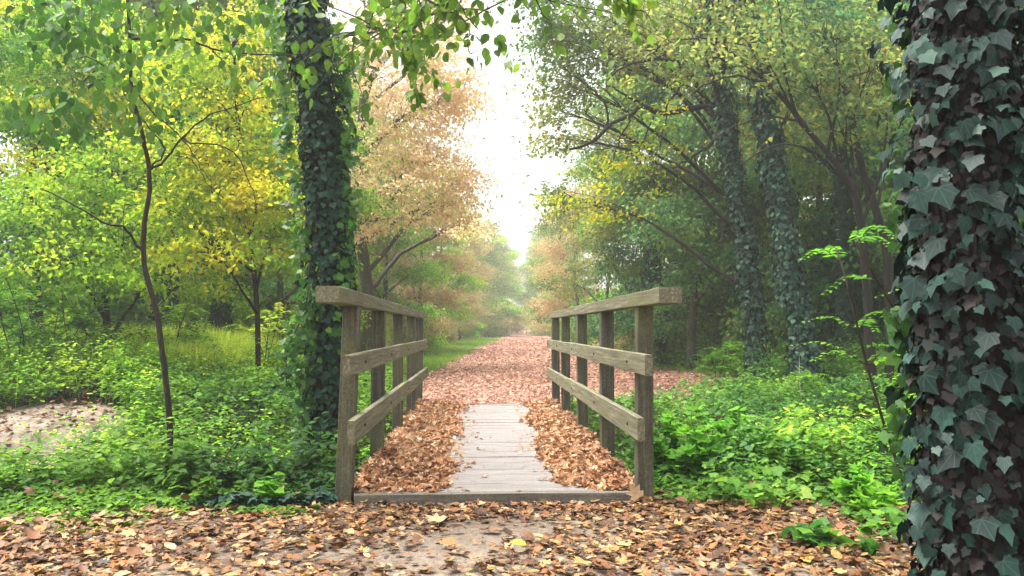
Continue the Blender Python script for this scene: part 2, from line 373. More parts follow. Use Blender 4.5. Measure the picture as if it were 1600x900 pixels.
# bare sandy slope on the far bank, left
th = np.linspace(0, 2 * math.pi, 41)[:-1]
c0 = np.array((-4.85, 8.65)); V = []; rr = np.linspace(0, 1, 9)
for r_ in rr:
    for t in th:
        k = r_ * (1 + .16 * math.sin(3 * t + 1) + .1 * math.sin(7 * t))
        x = c0[0] + k * 1.2 * math.cos(t); y = c0[1] + k * .95 * math.sin(t)
        V.append((x, y, float(H(x, y)) + .05 - .1 * r_ ** 4))
i = np.arange(8)[:, None] * 40; j = np.arange(40)[None]; j2 = (j + 1) % 40
tag(MB().add(V, np.stack((i + j, i + j2, i + 40 + j2, i + 40 + j), -1).reshape(-1, 4)[:, ::-1]).obj('bare_ground', M['sand']), kind='structure')
def bare(x, y): return ((x - c0[0] + .15 * np.sin(y * 5)) / .95) ** 2 + ((y - c0[1]) / .75) ** 2 < 1

# ------------------------------------------------------------------ the footbridge
Y0, Y1 = 4.66, 10.12
XL, XR = -.79, 1.01
ZR = .07                                       # rise over its length
br = empty('footbridge', ((XL + XR) / 2, Y0, 0), 'weathered timber footbridge with post and rail sides, orange leaves drifted on its deck', 'footbridge')
def zr(y): return ZR * (y - Y0) / (Y1 - Y0)
mb = MB(); y = Y0 + .05; k = 0
while y < Y1 - .02:
    wd = .125 + rng.normal(0, .002)
    z = .085 + zr(y) + rng.normal(0, .0012); a = rng.normal(0, .0012)
    x0, x1 = XL + .06 + rng.normal(0, .006), XR - .055 + rng.normal(0, .006)
    n = 8; prof = [(0, -.03), (wd, -.03), (wd, -.004), (wd - .005, 0), (.005, 0), (0, -.004)]
    V = []
    for t in np.linspace(0, 1, n):
        for (py, pz) in prof: V.append((x0 + (x1 - x0) * t, y + py + a * t, z + pz + .0015 * math.sin(k * 3 + t * 5)))
    V = np.array(V); i = np.arange(n - 1)[:, None] * 6; j = np.arange(6)[None]; j2 = (j + 1) % 6
    mb.add(V, np.stack((i + j, i + j2, i + 6 + j2, i + 6 + j), -1).reshape(-1, 4), np.arange(6)[None][:, ::-1], (n - 1) * 6 + np.arange(6)[None])
    y += wd + .0035; k += 1
mb.obj('deck', M['plank'], br, smooth=False)
for x in (XL + .1, .11, XR - .16):
    mb = MB(); box(mb, x, x + .1, Y0 + .03, Y1, -.12, .052, ZR); mb.obj('joist', M['timber'], br, smooth=False)
def crossbeam(name, x0, x1, y, d, z0, z1):
    mb = MB(); box(mb, y, y + d, x0, x1, z0, z1, wob=.0015)
    V = mb.V[0]; mb.V[0] = V[:, [1, 0, 2]]; mb.F = {k: [f[:, ::-1] for f in v] for k, v in mb.F.items()}
    return mb.obj(name, M['beam'], br, smooth=False)
M['beam'] = woodmat('end_beam_timber', (.06, .05, .045), (.13, .115, .10), (.22, .20, .18), (3, 55, 40), moss=(.14, .13, .08))
crossbeam('end_beam', XL + .055, XR - .05, Y0 - .03, .07, .02, .092)
crossbeam('bearer', XR - .32, XR - .055, Y0 - .035, .07, -.05, .017)
crossbeam('end_beam', XL + .055, XR - .05, Y1 + .0, .07, .02 + ZR, .09 + ZR)
py_ = [4.66, 6.03, 7.50, 8.95, 10.12]
for side, X in ((-1, XL), (1, XR)):
    for q, y in enumerate(py_):
        mb = MB(); hw = .049 + rng.normal(0, .002)
        z1 = 1.205 + zr(y); z0 = -.75 if 0 < q < 4 else -.25
        mb0 = MB(); box(mb0, -hw, hw, z0, z1, -hw, hw)
        V = mb0.V[0][:, [0, 2, 1]].copy()
        ln = (-side * -.03 if q == 0 else rng.normal(0, .008))
        V[:, 0] += X + ln * (V[:, 2] - .6) * (-.9 if side < 0 and q == 0 else .4); V[:, 1] += y + hw
        mb0.V[0] = V; mb0.F = {k: [f[:, ::-1] for f in v] for k, v in mb0.F.items()}
        mb0.obj('post', M['post'], br, smooth=False)
    inn = X - side * .055                       # inner faces of the posts
    def lath(name, ya, yb, za, zb, xa, xb, e=None):
        mb = MB(); box(mb, min(xa, xb), max(xa, xb), ya, yb, za + zr(ya), zb + zr(ya), zr(yb) - zr(ya) if e is None else e, wob=.0012, bev=.0035)
        return mb.obj(name, M['timber'], br, smooth=False)
    sp = 7.62 if side < 0 else 8.0
    xo = X + side * .062
    lath('handrail', 4.02, sp, 1.207, 1.292, inn - side * .004, xo)
    lath('handrail', sp + .004, 10.42, 1.209, 1.288, inn - side * .001, xo + side * .003)
    ya = 4.17 if side < 0 else 4.2
    RL = {}
    r1_ = lath('side_rail', ya, sp + .02, .812, .928, inn - side * .003, inn - side * .046)
    r2_ = lath('side_rail', sp + .026, 10.4, .81, .925, inn - side * .003, inn - side * .044)
    r3_ = lath('side_rail', 4.33 if side < 0 else 4.42, sp, .425, .558, inn - side * .003, inn - side * .046)
    r4_ = lath('side_rail', sp + .005, 10.38, .42, .548, inn - side * .003, inn - side * .045)
    RL = {.87: (r1_, r2_), .49: (r3_, r4_)}
    for y in py_:
        for z in (.87, .49):
            xx = inn - side * .046
            pr_ = RL[z][0 if y < sp else 1]
            bo = MB().add(*tube([(xx + side * .01, y + .05, z + zr(y)), (xx - side * .006, y + .05, z + zr(y))], .009, 8)).obj('bolt', M['bark'], br)
            bo.parent = pr_; bo.location = (0, 0, 0)

# ------------------------------------------------------------------ fallen leaves
def flat_frames(n, tilt, rg):
    a = rg.uniform(0, 2 * math.pi, n)
    d = np.stack((np.cos(a), np.sin(a), rg.normal(0, tilt, n)), -1)
    nn = np.stack((rg.normal(0, tilt, n), rg.normal(0, tilt, n), rg.choice((1, 1, -1), n)), -1)
    return d, nn
def litter(name, label, x, y, z, size, mat, tilt=.3, rg=rng, kinds=(CURL, MAPLE, OVATE)):
    n = len(x); mb = MB(); pick = rg.integers(0, len(kinds), n)
    for k, T in enumerate(kinds):
        s = pick == k; m = int(s.sum())
        if not m: continue
        d, nn = flat_frames(m, tilt, rg)
        scatter(mb, T, np.stack((x[s], y[s], z[s]), -1), d, nn, size[s] if np.ndim(size) else size * rg.uniform(.5, 1.3, m), rg, .35, 1.2)
    return tag(mb.obj(name, mat), label, 'fallen leaves', None, 'stuff')
# this side of the bridge
n = 74000
x = rng.uniform(-5.5, 3.6, n); y = 2.2 + 2.75 * rng.uniform(0, 1, n) ** .8
worn = np.exp(-((x + .05 - .15 * np.sin(y * 3)) / .6) ** 2) * .93 + np.exp(-((x + 1.15) / .3) ** 2) * .35
dens = .62 - .62 * worn * sstep(4.5, 4.15, y) + .3 * noise2(x * 2.6, y * 3.4)
ok = (rng.uniform(0, 1, n) < dens) & ~((x > 1.9) & (rng.uniform(0, 1, n) < .45)) & ~((y > Y0 - .035) & (x > XL + .03) & (x < XR - .03))
x, y = x[ok], y[ok]; UVON[0] = True
litter('fallen_leaves', 'brown and tan fallen leaves strewn over the dirt in front of the bridge', x, y, H(x, y) + .012 + rng.uniform(0, .04, len(x)), .045 * rng.choice((.3, .5, .8, 1, 1.4), len(x)) * rng.uniform(.8, 1.2, len(x)), M['litter'], .2)
UVON[0] = False
# drifted along both edges of the deck
n = 22000
y = rng.uniform(Y0 + .03, Y1 + .1, n); s = rng.choice((-1, 1), n)
u = rng.exponential(.17, n)
wl_ = .56 + .04 * np.sin(y * 2.7) + .03 * np.sin(y * 7); wr_ = .54 - .03 * (y - 4.7) + .04 * np.sin(y * 3.1 + 1)
width = np.where(s < 0, wl_, wr_) * (1 - .12 * sstep(5.0, 4.7, y) * (s < 0) - .5 * sstep(4.98, 4.75, y) * (s > 0))
u = (rng.uniform(0, 1, n) ** 1.25 + np.where(rng.uniform(0, 1, n) < .12, rng.exponential(.12, n), 0)) * width
x = np.where(s < 0, XL + .02 + u, XR - .02 - u)
pile = np.maximum(0, (1 - u / width)) * (.045 + .02 * np.sin(y * 4) + .02 * np.sin(y * 9.7)) * sstep(4.6, 5.3, y)
litter('fallen_leaves', 'orange leaf drifts piled along both edges of the bridge deck', x, y, .093 + zr(y) + pile * rng.uniform(0.1, 1, n), .046 * rng.choice((.5, .8, 1, 1.15), n), M['litter_d'], .45)
n = 420
y = rng.uniform(Y0, Y1, n); x = rng.uniform(XL + .3, XR - .3, n)
ok = rng.uniform(0, 1, n) < .35 + .6 * (np.abs(x - .1) > .38); x, y = x[ok], y[ok]
litter('fallen_leaves', 'scattered leaf crumbs on the bare middle boards of the deck', x, y, .094 + zr(y), .024, M['litter_d'], .15)
# beyond the bridge
n = 60000
y = 10.05 * (75 / 10.05) ** (rng.uniform(0, 1, n) ** 1.35)
a, b = pl(y) - .25, pr(y) + .3
x = a + (b - a) * rng.uniform(0, 1, n)
ok = rng.uniform(0, 1, n) < .72 + .35 * noise2(x * 1.7, y * 1.1); x, y = x[ok], y[ok]
litter('fallen_leaves', 'pinkish carpet of fallen leaves covering the path beyond the bridge', x, y, H(x, y) + .024 + rng.uniform(0, .04, len(x)), np.clip(.055 + .0016 * (y - 10), .05, .12) * rng.uniform(.6, 1.25, len(x)), M['litter_p'], .35)
n = 700        # on the bare slope
a = rng.uniform(0, 6.28, n); q = rng.uniform(0, 1, n) ** .5; x = c0[0] + q * 1.3 * np.cos(a); y = c0[1] + q * 1.0 * np.sin(a)
ok = rng.uniform(0, 1, n) < .25 + .75 * np.clip(noise2(x * 4, y * 4) + .3, 0, 1); x, y = x[ok], y[ok]
litter('fallen_leaves', 'thin scatter of brown leaves on the bare pale slope, far left', x, y, H(x, y) + .055 + rng.uniform(0, .02, len(x)), .07, M['litter'], .3)
n = 9000       # leaves lying in among the ground cover
y = rng.uniform(4.6, 22, n); x = rng.uniform(-.7, .75, n) * (y + 2)
ok = (np.abs(x - .1) > 1.1) & ((x < pl(y)) | (x > pr(y)) | (y < 10)); x, y = x[ok], y[ok]
litter('fallen_leaves', 'thin scatter of fallen leaves lying under the greenery on both banks', x, y, H(x, y) + .02 + rng.uniform(0, .12, len(x)), .065, M['litter'], .4)
for (px, py, Y, s, mt, lab, kk) in [(822, 866, 3.62, .085, 'yl', 'single bright yellow leaf lying flat on the grey dirt, centre front', OVATE),
                            (998, 778, 4.6, .1, 'tn', 'large tan leaf propped against the foot of the right front post', MAPLE),
                            (692, 822, 4.1, .11, 'tn', 'broad pale tan leaf lying on the dirt just before the end beam', MAPLE)]:
    if mt not in M:
        M[mt] = leafmat('leaf_' + mt, [(.75, .42, .02), (.8, .5, .03)] if mt == 'yl' else [(.5, .32, .18), (.56, .38, .22)], .15)
    p = P(px, py, Y); p[2] = max(p[2], float(H(p[0], p[1])) + .055)
    mb = MB(); d = np.array([(-.5, .2, .75 if 'propped' in lab else .08)]); nn = np.array([(-.2, -.9, .3) if 'propped' in lab else (.1, -.15, 1)])
    scatter(mb, kk, p[None], d, nn, [s]); tag(mb.obj('fallen_leaf', M[mt]), lab, 'leaf')

# ------------------------------------------------------------------ ground cover and grass
def veg_h(x, y):
    a = np.clip(.5 + noise2(x * 1.1 + 3, y * 1.3), 0, 1.3); b = np.clip(noise2(x * 3.1 + 1, y * 3.4 + 2), 0, 1); c = np.clip(noise2(x * 6.3, y * 5.7 + 1), 0, 1)
    return .12 + .2 * a + .28 * b + .16 * c
def cover(name, label, n, xr, yr, mat, keep, size=.06, hmul=1., T=OVATE, ypow=1.4, up=.8, rg=rng, grow=.003, hfun=None):
    y = yr[0] * (yr[1] / yr[0]) ** (rg.uniform(0, 1, n) ** ypow)
    lo, hi = xr(y); x = lo + (hi - lo) * rg.uniform(0, 1, n)
    ok = keep(x, y); x, y = x[ok], y[ok]; n = len(x)
    z = H(x, y) + veg_h(x, y) * hmul * rg.uniform(0, 1, n) ** .45
    a = rg.uniform(0, 2 * math.pi, n)
    d = np.stack((np.cos(a), np.sin(a), rg.normal(-.15, .35, n)), -1)
    nn = runit(n, rg) * .55 + np.array((0, 0, up))
    z = H(x, y) + (z - H(x, y)) * (hfun(x, y) if hfun else 1)
    mb = MB(); scatter(mb, T, np.stack((x, y, z), -1), d, nn, (size + grow * np.maximum(0, y - 6)) * rg.uniform(.5, 1.3, n), rg)
    return tag(mb.obj(name, mat), label, 'ground cover' if 'grass' not in name else 'grass', None, 'stuff')
edgeL = lambda x, y: ~bare(x, y) & ((y < 10.3) | (x < pl(y) - .1)) & ((x < XL - .12) | (y > 10.4))
front = lambda x, y: (y > 4.62 + .12 * np.sin(x * 3.3) - .32 * np.clip(-x - 1.0, 0, 2) + .25 * noise2(x * 5, y * 4) + rng.normal(0, .07, len(x))) 
cover('ground_cover', 'dense leafy green ground cover over the ditch bank left of the bridge', 140000, lambda y: (-.66 * y - 1.6, np.full_like(y, -.82)), (3.9, 14), M['cover'], lambda x, y: edgeL(x, y) & front(x, y), .05, 1.3, ypow=1.1, hfun=lambda x, y: .12 + .88 * sstep(0, 1.1, y - (4.5 - .32 * np.clip(-x - 1, 0, 2))))
cover('ivy_ground_cover', 'dark ivy creeping over the ground round the foot of the left ivy tree', 24000, lambda y: (-3.0 + 0 * y, -.85 + 0 * y), (4.55, 7.6), M['ivy'], lambda x, y: rng.uniform(0, 1, len(x)) < np.exp(-((x + 1.35) / .8) ** 2 - ((y - 5.7) / 1.3) ** 2), .06, 1.2, IVY, hfun=lambda x, y: .3 + 1.6 * np.exp(-((x + 1.25) / .4) ** 2 - ((y - 6.0) / .5) ** 2))
cover('ivy_ground_cover', 'dark ivy patches trailing down the left bank behind the sapling', 9000, lambda y: (-6.5 + 0 * y, -2.3 + 0 * y), (7, 14), M['ivy'], lambda x, y: edgeL(x, y) & (noise2(x * 1.6 + 1, y * 1.6) > .08), .07, 1.0, IVY)
cover('ground_cover', 'bright and bluish green leafy ground cover filling the right bank', 150000, lambda y: (np.full_like(y, 1.12), .76 * y + 2.4), (4.0, 17), M['cover_r'], lambda x, y: ((x > pr(y) + .1) | (y < 10.2)) & (y > 4.8 + .2 * np.sin(x * 2.7 + 1) - .6 * np.maximum(0, x - 1.7)), .054, 1.3, ypow=1.05, hfun=lambda x, y: .15 + .85 * sstep(0, 1.0, y - (4.7 - .6 * np.maximum(0, x - 1.7))))
cover('ivy_ground_cover', 'broad ivy leaves trailing through the litter at the foot of the big right trunk', 6500, lambda y: (1.0 + 0 * y, 4.6 + 0 * y), (2.3, 5.2), M['cover_r'], lambda x, y: (x > 1.45 + .3 * (4.4 - y)) & (noise2(x * 3.2, y * 3.4 + 2) > -.1), .07, .6, IVY)
cover('ground_cover', 'low green undergrowth on the woodland floor right of the far path', 60000, lambda y: (pr(y), .8 * y + 4), (15, 60), M['cover_r'], lambda x, y: (x > pr(y) + .1), .08, 1.5, DIA, 1.15)
cover('ground_cover', 'low green undergrowth on the woodland floor far left', 40000, lambda y: (-.7 * y - 5, pl(y) - 3), (13, 60), M['cover'], lambda x, y: (x < pl(y) - 1) & ((x < -.33 * y) | (y > 30)), .08, 1.5, DIA, 1.15)
WEED = leafmat('weed_leaves', [(.05, .17, .02), (.14, .34, .02), (.34, .5, .03), (.55, .55, .06)], .45, nscale=1.1, nmix=.6); M['weed'] = WEED; M['scrub'] = leafmat('scrub_leaves', [(.20, .34, .05), (.38, .48, .08), (.55, .56, .16), (.58, .48, .2)], .45, nscale=.4, nmix=.6)
def weeds(name, label, n, xr, yr, mat, keep, hgt, per, size, rg=rng, T=OVATE, spread=.09):
    y = yr[0] * (yr[1] / yr[0]) ** rg.uniform(0, 1, n); lo, hi = xr(y); x = lo + (hi - lo) * rg.uniform(0, 1, n)
    ok = keep(x, y); x, y = x[ok], y[ok]; n = len(x)
    hh = hgt * rg.uniform(.35, 1.15, n); ln = rg.normal(0, .18, (n, 2)); i = np.repeat(np.arange(n), per)
    t = rg.uniform(.15, 1, n * per); b = np.stack((x, y, H(x, y)), -1)
    pos = b[i] + np.stack((ln[i, 0] * hh[i] * t ** 1.5, ln[i, 1] * hh[i] * t ** 1.5, hh[i] * t), -1)
    a = rg.uniform(0, 6.28, len(i)); d = np.stack((np.cos(a), np.sin(a), rg.normal(-.1, .3, len(i))), -1)
    pos = pos + d * rg.uniform(0, spread, len(i))[:, None]
    mb = MB(); scatter(mb, T, pos, d, runit(len(i), rg) * .4 + np.array((0, 0, 1.)), size * (1.25 - .6 * t) * rg.uniform(.7, 1.2, len(i)), rg)
    T2 = (np.array([(-.006, 0, 0), (.006, 0, 0), (0, 1, 0)]), [np.array([(0, 1, 2)])])
    d2 = np.stack((ln[:, 0], ln[:, 1], np.ones(n)), -1); scatter(mb, T2, b, d2, runit(n, rg), hh, rg)
    return tag(mb.obj(name, mat), label, 'weeds', None, 'stuff')
weeds('tall_weeds', 'messy yellow green weeds standing over the left bank behind the sapling', 1900, lambda y: (-.62 * y - 1, -.12 * y - .9), (7.2, 14), M['weed'], lambda x, y: edgeL(x, y) & (noise2(x * .9, y * .8) > -.25) & ((x < -.4 * y) | (y < 8.4)), .7, 26, .065)
weeds('tall_weeds', 'sparse yellow green weeds rising out of the meadow grass beside the ivy tree', 900, lambda y: (-.46 * y, pl(y) - 1.5), (9.5, 20), M['weed'], lambda x, y: noise2(x * 1.3, y * 1.4) > -.3, .75, 20, .055)
weeds('tall_weeds', 'loose green weeds standing in the ditch cover left of the bridge', 1300, lambda y: (-.62 * y - 1, np.full_like(y, -.95)), (4.9, 8), M['cover'], lambda x, y: edgeL(x, y) & (noise2(x * 1.9, y * 1.8) > .05), .5, 18, .075)
weeds('tall_weeds', 'loose yellow green weeds standing over the right bank', 1900, lambda y: (np.full_like(y, 1.2), .74 * y + .5), (5.2, 15), M['weed'], lambda x, y: ((x > pr(y) + .3) | (y < 10)) & (noise2(x * 1.4 + 2, y * 1.3) > .05), .5, 18, .075)
weeds('tall_weeds', 'bluish green nettles and scrub standing at the foot of the ivy pair', 2600, lambda y: (pr(y) + .5, .78 * y + 2), (12, 22), M['cover_r'], lambda x, y: (x > pr(y) + .6) & (noise2(x * 1.2, y * 1.1) > -.35), .85, 22, .095, T=DIA)
weeds('tall_weeds', 'pale scrub edging the meadow along the far path', 4200, lambda y: (-.2 * y, pl(y) - 2.3 - .02 * y), (17, 75), M['scrub'], lambda x, y: noise2(x * .8 + 4, y * .5) > -.4, 1.35, 26, .12, T=DIA, spread=.2)
BL = (np.array([(-.012, 0, 0), (.012, 0, 0), (.010, .55, .05), (-.010, .55, .05), (0, 1, .2)]), [np.array([(0, 1, 2, 3)]), np.array([(3, 2, 4)])])
def grass(name, label, n, xr, yr, mat, keep, hgt, wide=1., ypow=1.2, rg=rng, lean=.25):
    y = yr[0] * (yr[1] / yr[0]) ** (rg.uniform(0, 1, n) ** ypow)
    lo, hi = xr(y); x = lo + (hi - lo) * rg.uniform(0, 1, n); ok = keep(x, y); x, y = x[ok], y[ok]; n = len(x)
    d = np.stack((rg.normal(0, lean, n), rg.normal(0, lean, n), np.ones(n)), -1)
    T = (BL[0] * np.array((wide, 1, 1)), BL[1])
    hh = hgt * rg.uniform(.45, 1.2, n) * (1 + .5 * noise2(x * .9, y * .7))
    mb = MB(); scatter(mb, T, np.stack((x, y, H(x, y) - .01), -1), d, runit(n, rg), hh, rg, .4)
    return tag(mb.obj(name, mat), label, 'grass', None, 'stuff')
grass('tall_grass', 'tall yellow green meadow grass left of the far path', 110000, lambda y: (-.46 * y - .6, pl(y) - 2.3 - .02 * y), (10.4, 55), M['grass'], lambda x, y: rng.uniform(0, 1, len(x)) < .95, .5, 1.3)
grass('mown_grass', 'short green grass verge along the left edge of the far path', 60000, lambda y: (pl(y) - 3.3 - .02 * y, pl(y) + .12), (10.6, 70), M['mown'], lambda x, y: x < pl(y) + .15 * rng.uniform(-1, 1, len(x)), .16, 3.0, 1.3)
grass('mown_grass', 'short green grass verge along the right edge of the far path', 14000, lambda y: (pr(y) - .05, pr(y) + 1.4), (18, 80), M['mown'], lambda x, y: x > pr(y), .18, 3.0, 1.2)
grass('dry_grass', 'pale dry grass tuft on the far bank just right of the bridge', 1400, lambda y: (1.15 + 0 * y, 2.7 + 0 * y), (8.9, 10.9), M['straw'], lambda x, y: x < 99, .32, .8, lean=.6)
grass('grass_tufts', 'thin green grass blades poking through the left bank cover', 3500, lambda y: (-.66 * y - 1, np.full_like(y, -1)), (4.8, 12), M['mown'], lambda x, y: edgeL(x, y) & (noise2(x * 2, y * 2) > .1) & (y > 5.6), .32, 1.0, lean=.4)

# ------------------------------------------------------------------ trees
def spray(mb, T, c, out, s, n, size, rg, droop=.35):
    """n leaves in flattened drooping sprays round the cluster centres c (k,3); out = outward direction (k,3)"""
    k = len(c); idx = np.repeat(np.arange(k), n)
    u = rg.normal(0, 1, (k * n, 3)) * .5
    s_ = (s * rg.uniform(.6, 1.3, k))[idx]
    O = out[idx]; side = np.cross(O, (0, 0, 1.)); side /= np.linalg.norm(side, axis=1)[:, None] + 1e-6
    tilt = rg.normal(0, .25, k)[idx]
    L = u[:, 0:1] * O * 1.15 + u[:, 1:2] * side + np.array((0, 0, 1.)) * (u[:, 2:3] * .33 - np.abs(u[:, 0:1]) * droop + u[:, 1:2] * tilt[:, None])
    pos = c[idx] + L * s_[:, None]
    d = O * .6 + runit(len(idx), rg) * .8 + np.array((0, 0, -.45)); nn = runit(len(idx), rg) * .8 + np.array((0, 0, .6))
    scatter(mb, T, pos, d, nn, size * rg.uniform(.6, 1.3, len(idx)), rg)
def limb_to(mb, a, b, r0, r1, rg, sag=.12, n=9, sides=5, wob=.03):
    a = np.asarray(a, float); b = np.asarray(b, float); L = np.linalg.norm(b - a)
    m = (a + b) / 2 + np.array((rg.normal(0, .08), rg.normal(0, .08), sag)) * L
    p = smooth_path([a, m, b], n, wob * L / 3, rg)
    mb.add(*tube(p, np.linspace(r0, r1, n), sides)); return p
KMUL, PMUL, SMUL = 2.1, 1.5, 1.2
def make_tree(name, label, cat, group, path, r0, r1, blobs, leaf, size, per=26, T=DIA, bark='bark_g', ivy=None, seed=0, s=.55, parent_kw=None, twigs=14, limb_r=.035):
    rg = np.random.default_rng(seed + 100)
    path = np.asarray(path, float); base = path[0]
    root = empty(name, base, label, cat, group)
    tp = smooth_path(path, 22, .02 * r0 / .1, rg)
    rad = r0 + (r1 - r0) * np.linspace(0, 1, 22) ** .8; rad[0] *= 1.45; rad[1] *= 1.12
    MB().add(*tube(tp, rad, 14, .05, rg)).obj('trunk', M[bark], root)
    lm = MB(); lv = MB()
    for (c, rr, k) in blobs:
        c = np.asarray(c, float); rr = np.broadcast_to(np.asarray(rr, float), (3,)); k = int(k * KMUL)
        zatt = c[2] - .55 * np.linalg.norm((c - tp[-1])[:2]) - .3
        i = int(np.argmin(np.abs(tp[:, 2] - zatt) + .01 * np.arange(22))); i = max(4, i)
        lp = limb_to(lm, tp[i], c, min(rad[i] * .6, limb_r * 1.6), limb_r * .3, rg, .1, 12, 6)
        v = runit(k, rg) * (rg.uniform(0.05, 1, k) ** .42)[:, None]
        cc = c + v * rr
        out = cc - tp[-1] * np.array((1, 1, 0)) - np.array((0, 0, 1)) * cc[:, 2:3]; out[:, 2] = 0
        out /= np.linalg.norm(out, axis=1)[:, None] + 1e-6
        for q in range(min(k, twigs)):
            st = lp[rg.integers(5, 12)]
            limb_to(lm, st, cc[q], limb_r * .33, limb_r * .08, rg, .06, 6, 4)
        spray(lv, T, cc, out, s, int(per * PMUL), size * SMUL, rg)
    if blobs:
        lm.obj('branches', M[bark], root); lv.obj('crown', M[leaf], root)
    if ivy:
        iv = MB(); ivy_cover(iv, tp, rad, rg, **ivy); iv.obj('ivy', M[ivy.get('mat', 'ivy')] if 'mat' in ivy else M['ivy'], root)
    return root
def ivy_cover(mb, tp, rad, rg, n=4000, size=.055, lift=.04, zmax=99, gaps=.0, T=IVY, hang=.25, mat=None, fluff=.0):
    L = np.cumsum(np.r_[0, np.linalg.norm(np.diff(tp, axis=0), axis=1)])
    Lm = float(np.interp(min(zmax, tp[:, 2].max()), tp[:, 2], L))
    t = rg.uniform(0, Lm, n); a = rg.uniform(0, 2 * math.pi, n)
    if gaps:
        g = np.sin(a * 2 + t * 3.1) + np.sin(a * 3 - t * 5.3 + 1) + np.sin(a + t * 7.7)
        ok = (g > -3 + 3.2 * gaps) | (rg.uniform(0, 1, n) < .25); t, a = t[ok], a[ok]; n = len(t)
    c = np.stack([np.interp(t, L, tp[:, k]) for k in range(3)], -1); r = np.interp(t, L, rad)
    ok = c[:, 2] < zmax; t, a, c, r = t[ok], a[ok], c[ok], r[ok]; n = len(t)
    o = np.stack((np.cos(a), np.sin(a), np.zeros(n)), -1)
    lump = 1 + fluff * np.clip(np.sin(t * 4 + a * 2) + np.sin(t * 2.3 - a), 0, 2)
    pos = c + o * (r * 1.0 + lift * lump * rg.uniform(.1, 1.2, n))[:, None]
    sd_ = np.stack((-np.sin(a), np.cos(a), np.zeros(n)), -1)
    d = np.array((0, 0, -1.)) + sd_ * rg.normal(0, .6, n)[:, None] + o * rg.uniform(.0, .7, n)[:, None]
    nn = o * 1.0 + np.array((0, 0, 1)) * rg.uniform(0, .9, n)[:, None] + runit(n, rg) * hang
    scatter(mb, T, pos, d, nn, size * rg.uniform(.45, 1.35, n) * rg.choice((1, 1, .7), n), rg)
def B(px, py, Y, r, k): return (P(px, py, Y), r, k)

# --- big ivy tree beside the bridge, left
gz = lambda p: np.array((p[0], p[1], float(H(p[0], p[1])) - .08))
b0 = gz(P(500, 700, 6.05))
pth = [b0, P(516, 560, 6.05), P(518, 430, 6.05), P(508, 250, 6.0), P(486, 80, 5.95), P(474, -60, 5.9), P(465, -260, 5.9), P(470, -600, 5.9)]
rgA = np.random.default_rng(3)
tA = make_tree('ivy_tree', 'tall tree trunk wrapped in ivy rising directly behind the left bridge railing', 'tree', None, pth, .125, .08, [], 'hang', .06, bark='bark', seed=3)
tp = smooth_path(pth, 60); L0 = np.linspace(0, 1, 60); rad = .13 - .03 * L0; rad[:4] *= (1.9, 1.6, 1.3, 1.1)
iv = MB(); ivy_cover(iv, tp, rad, rgA, n=12500, size=.05, lift=.055, gaps=.3, fluff=.7, hang=.6); iv.obj('ivy', M['ivy'], tA)
# brighter ivy leaves that stick out at the sides of the trunk
iv = MB()
for (px, py, dx, k) in [(545, 230, .09, 60), (548, 330, .08, 70), (543, 130, .08, 60), (540, 420, .07, 60), (520, 60, .1, 50), (440, 100, -.1, 70), (445, 210, -.12, 80), (460, 290, -.06, 40), (468, 370, -.05, 40), (430, 30, -.12, 60), (480, 480, -.05, 60), (455, 560, -.06, 70), (475, 640, -.06, 80), (535, 500, .04, 40)]:
    c = P(px, py, 5.95); n = int(k * 1.5)
    pos = c - np.array((np.sign(dx) * .02, 0, 0)) + rgA.normal(0, 1, (n, 3)) * (.035, .08, .12)
    d = np.array((np.sign(dx) * .6, -.1, -.7)) + rgA.normal(0, .4, (n, 3)); nn = np.array((np.sign(dx) * .3, -.6, .5)) + rgA.normal(0, .5, (n, 3))
    scatter(iv, IVY, pos, d, nn, .055 * rgA.uniform(.6, 1.3, n), rgA)
iv.obj('ivy_shoots', M['ivy_green'], tA)
# hanging ivy strand left of the trunk by the railing
iv = MB(); st = MB()
for (pa) in ([(482, 452), (470, 500), (450, 545), (447, 600)], [(485, 460), (492, 520), (480, 600), (470, 660)]):
    p = smooth_path([P(a, b, 5.8) for a, b in pa], 16, .01, rgA); st.add(*tube(p, .004, 4))
    k = 90; q = p[rgA.integers(0, 16, k)] + rgA.normal(0, .035, (k, 3)); scatter(iv, IVY, q, rgA.normal(0, .5, (k, 3)) + (0, 0, -.8), rgA.normal(0, .5, (k, 3)) + (0, -.8, .3), .05 * rgA.uniform(.5, 1.2, k), rgA)
h_ = st.obj('hanging_vine', M['bark'], tA); 
o = iv.obj('vine_leaves', M['ivy_mid_green'], tA); o.parent = h_; o.location = (0, 0, 0)
# its low branch with hanging leaves over the path
lm = MB(); lv = MB(); lv2 = MB()
def twig_leaves(lm, lv, pts, r0, n_l, size, rg, spread=.12, sub=6, T=OVATE, wob=.02, droop=.7):
    p = smooth_path(pts, 26, wob, rg); lm.add(*tube(p, np.linspace(r0, r0 * .2, 26), 6))
    cs = [p]
    for k in range(sub):
        i = rg.integers(5, 25); e = p[i] + rg.normal(0, 1, 3) * (spread * 2.2, spread * 2.2, spread * 1.2) + np.array((0, 0, -spread * droop))
        cs.append(limb_to(lm, p[i], e, r0 * .3, r0 * .1, rg, .05, 8, 4))
    for q, c in enumerate(cs):
        k = n_l // (sub + 1); i = rg.integers(3 if q == 0 else 1, len(c), k)
        pos = c[i] + rg.normal(0, spread * .3, (k, 3))
        d = rg.normal(0, .45, (k, 3)) + (0, 0, -.75); nn = rg.normal(0, .6, (k, 3)) + (0, -.5, .35)
        scatter(lv, T, pos, d, nn, size * rg.uniform(.6, 1.25, k), rg)
twig_leaves(lm, lv, [P(500, 60, 5.9), P(560, 50, 5.6), P(625, 45, 5.2), P(690, 20, 4.9), P(760, 15, 4.7)], .022, 330, .085, rgA, .2, 12)
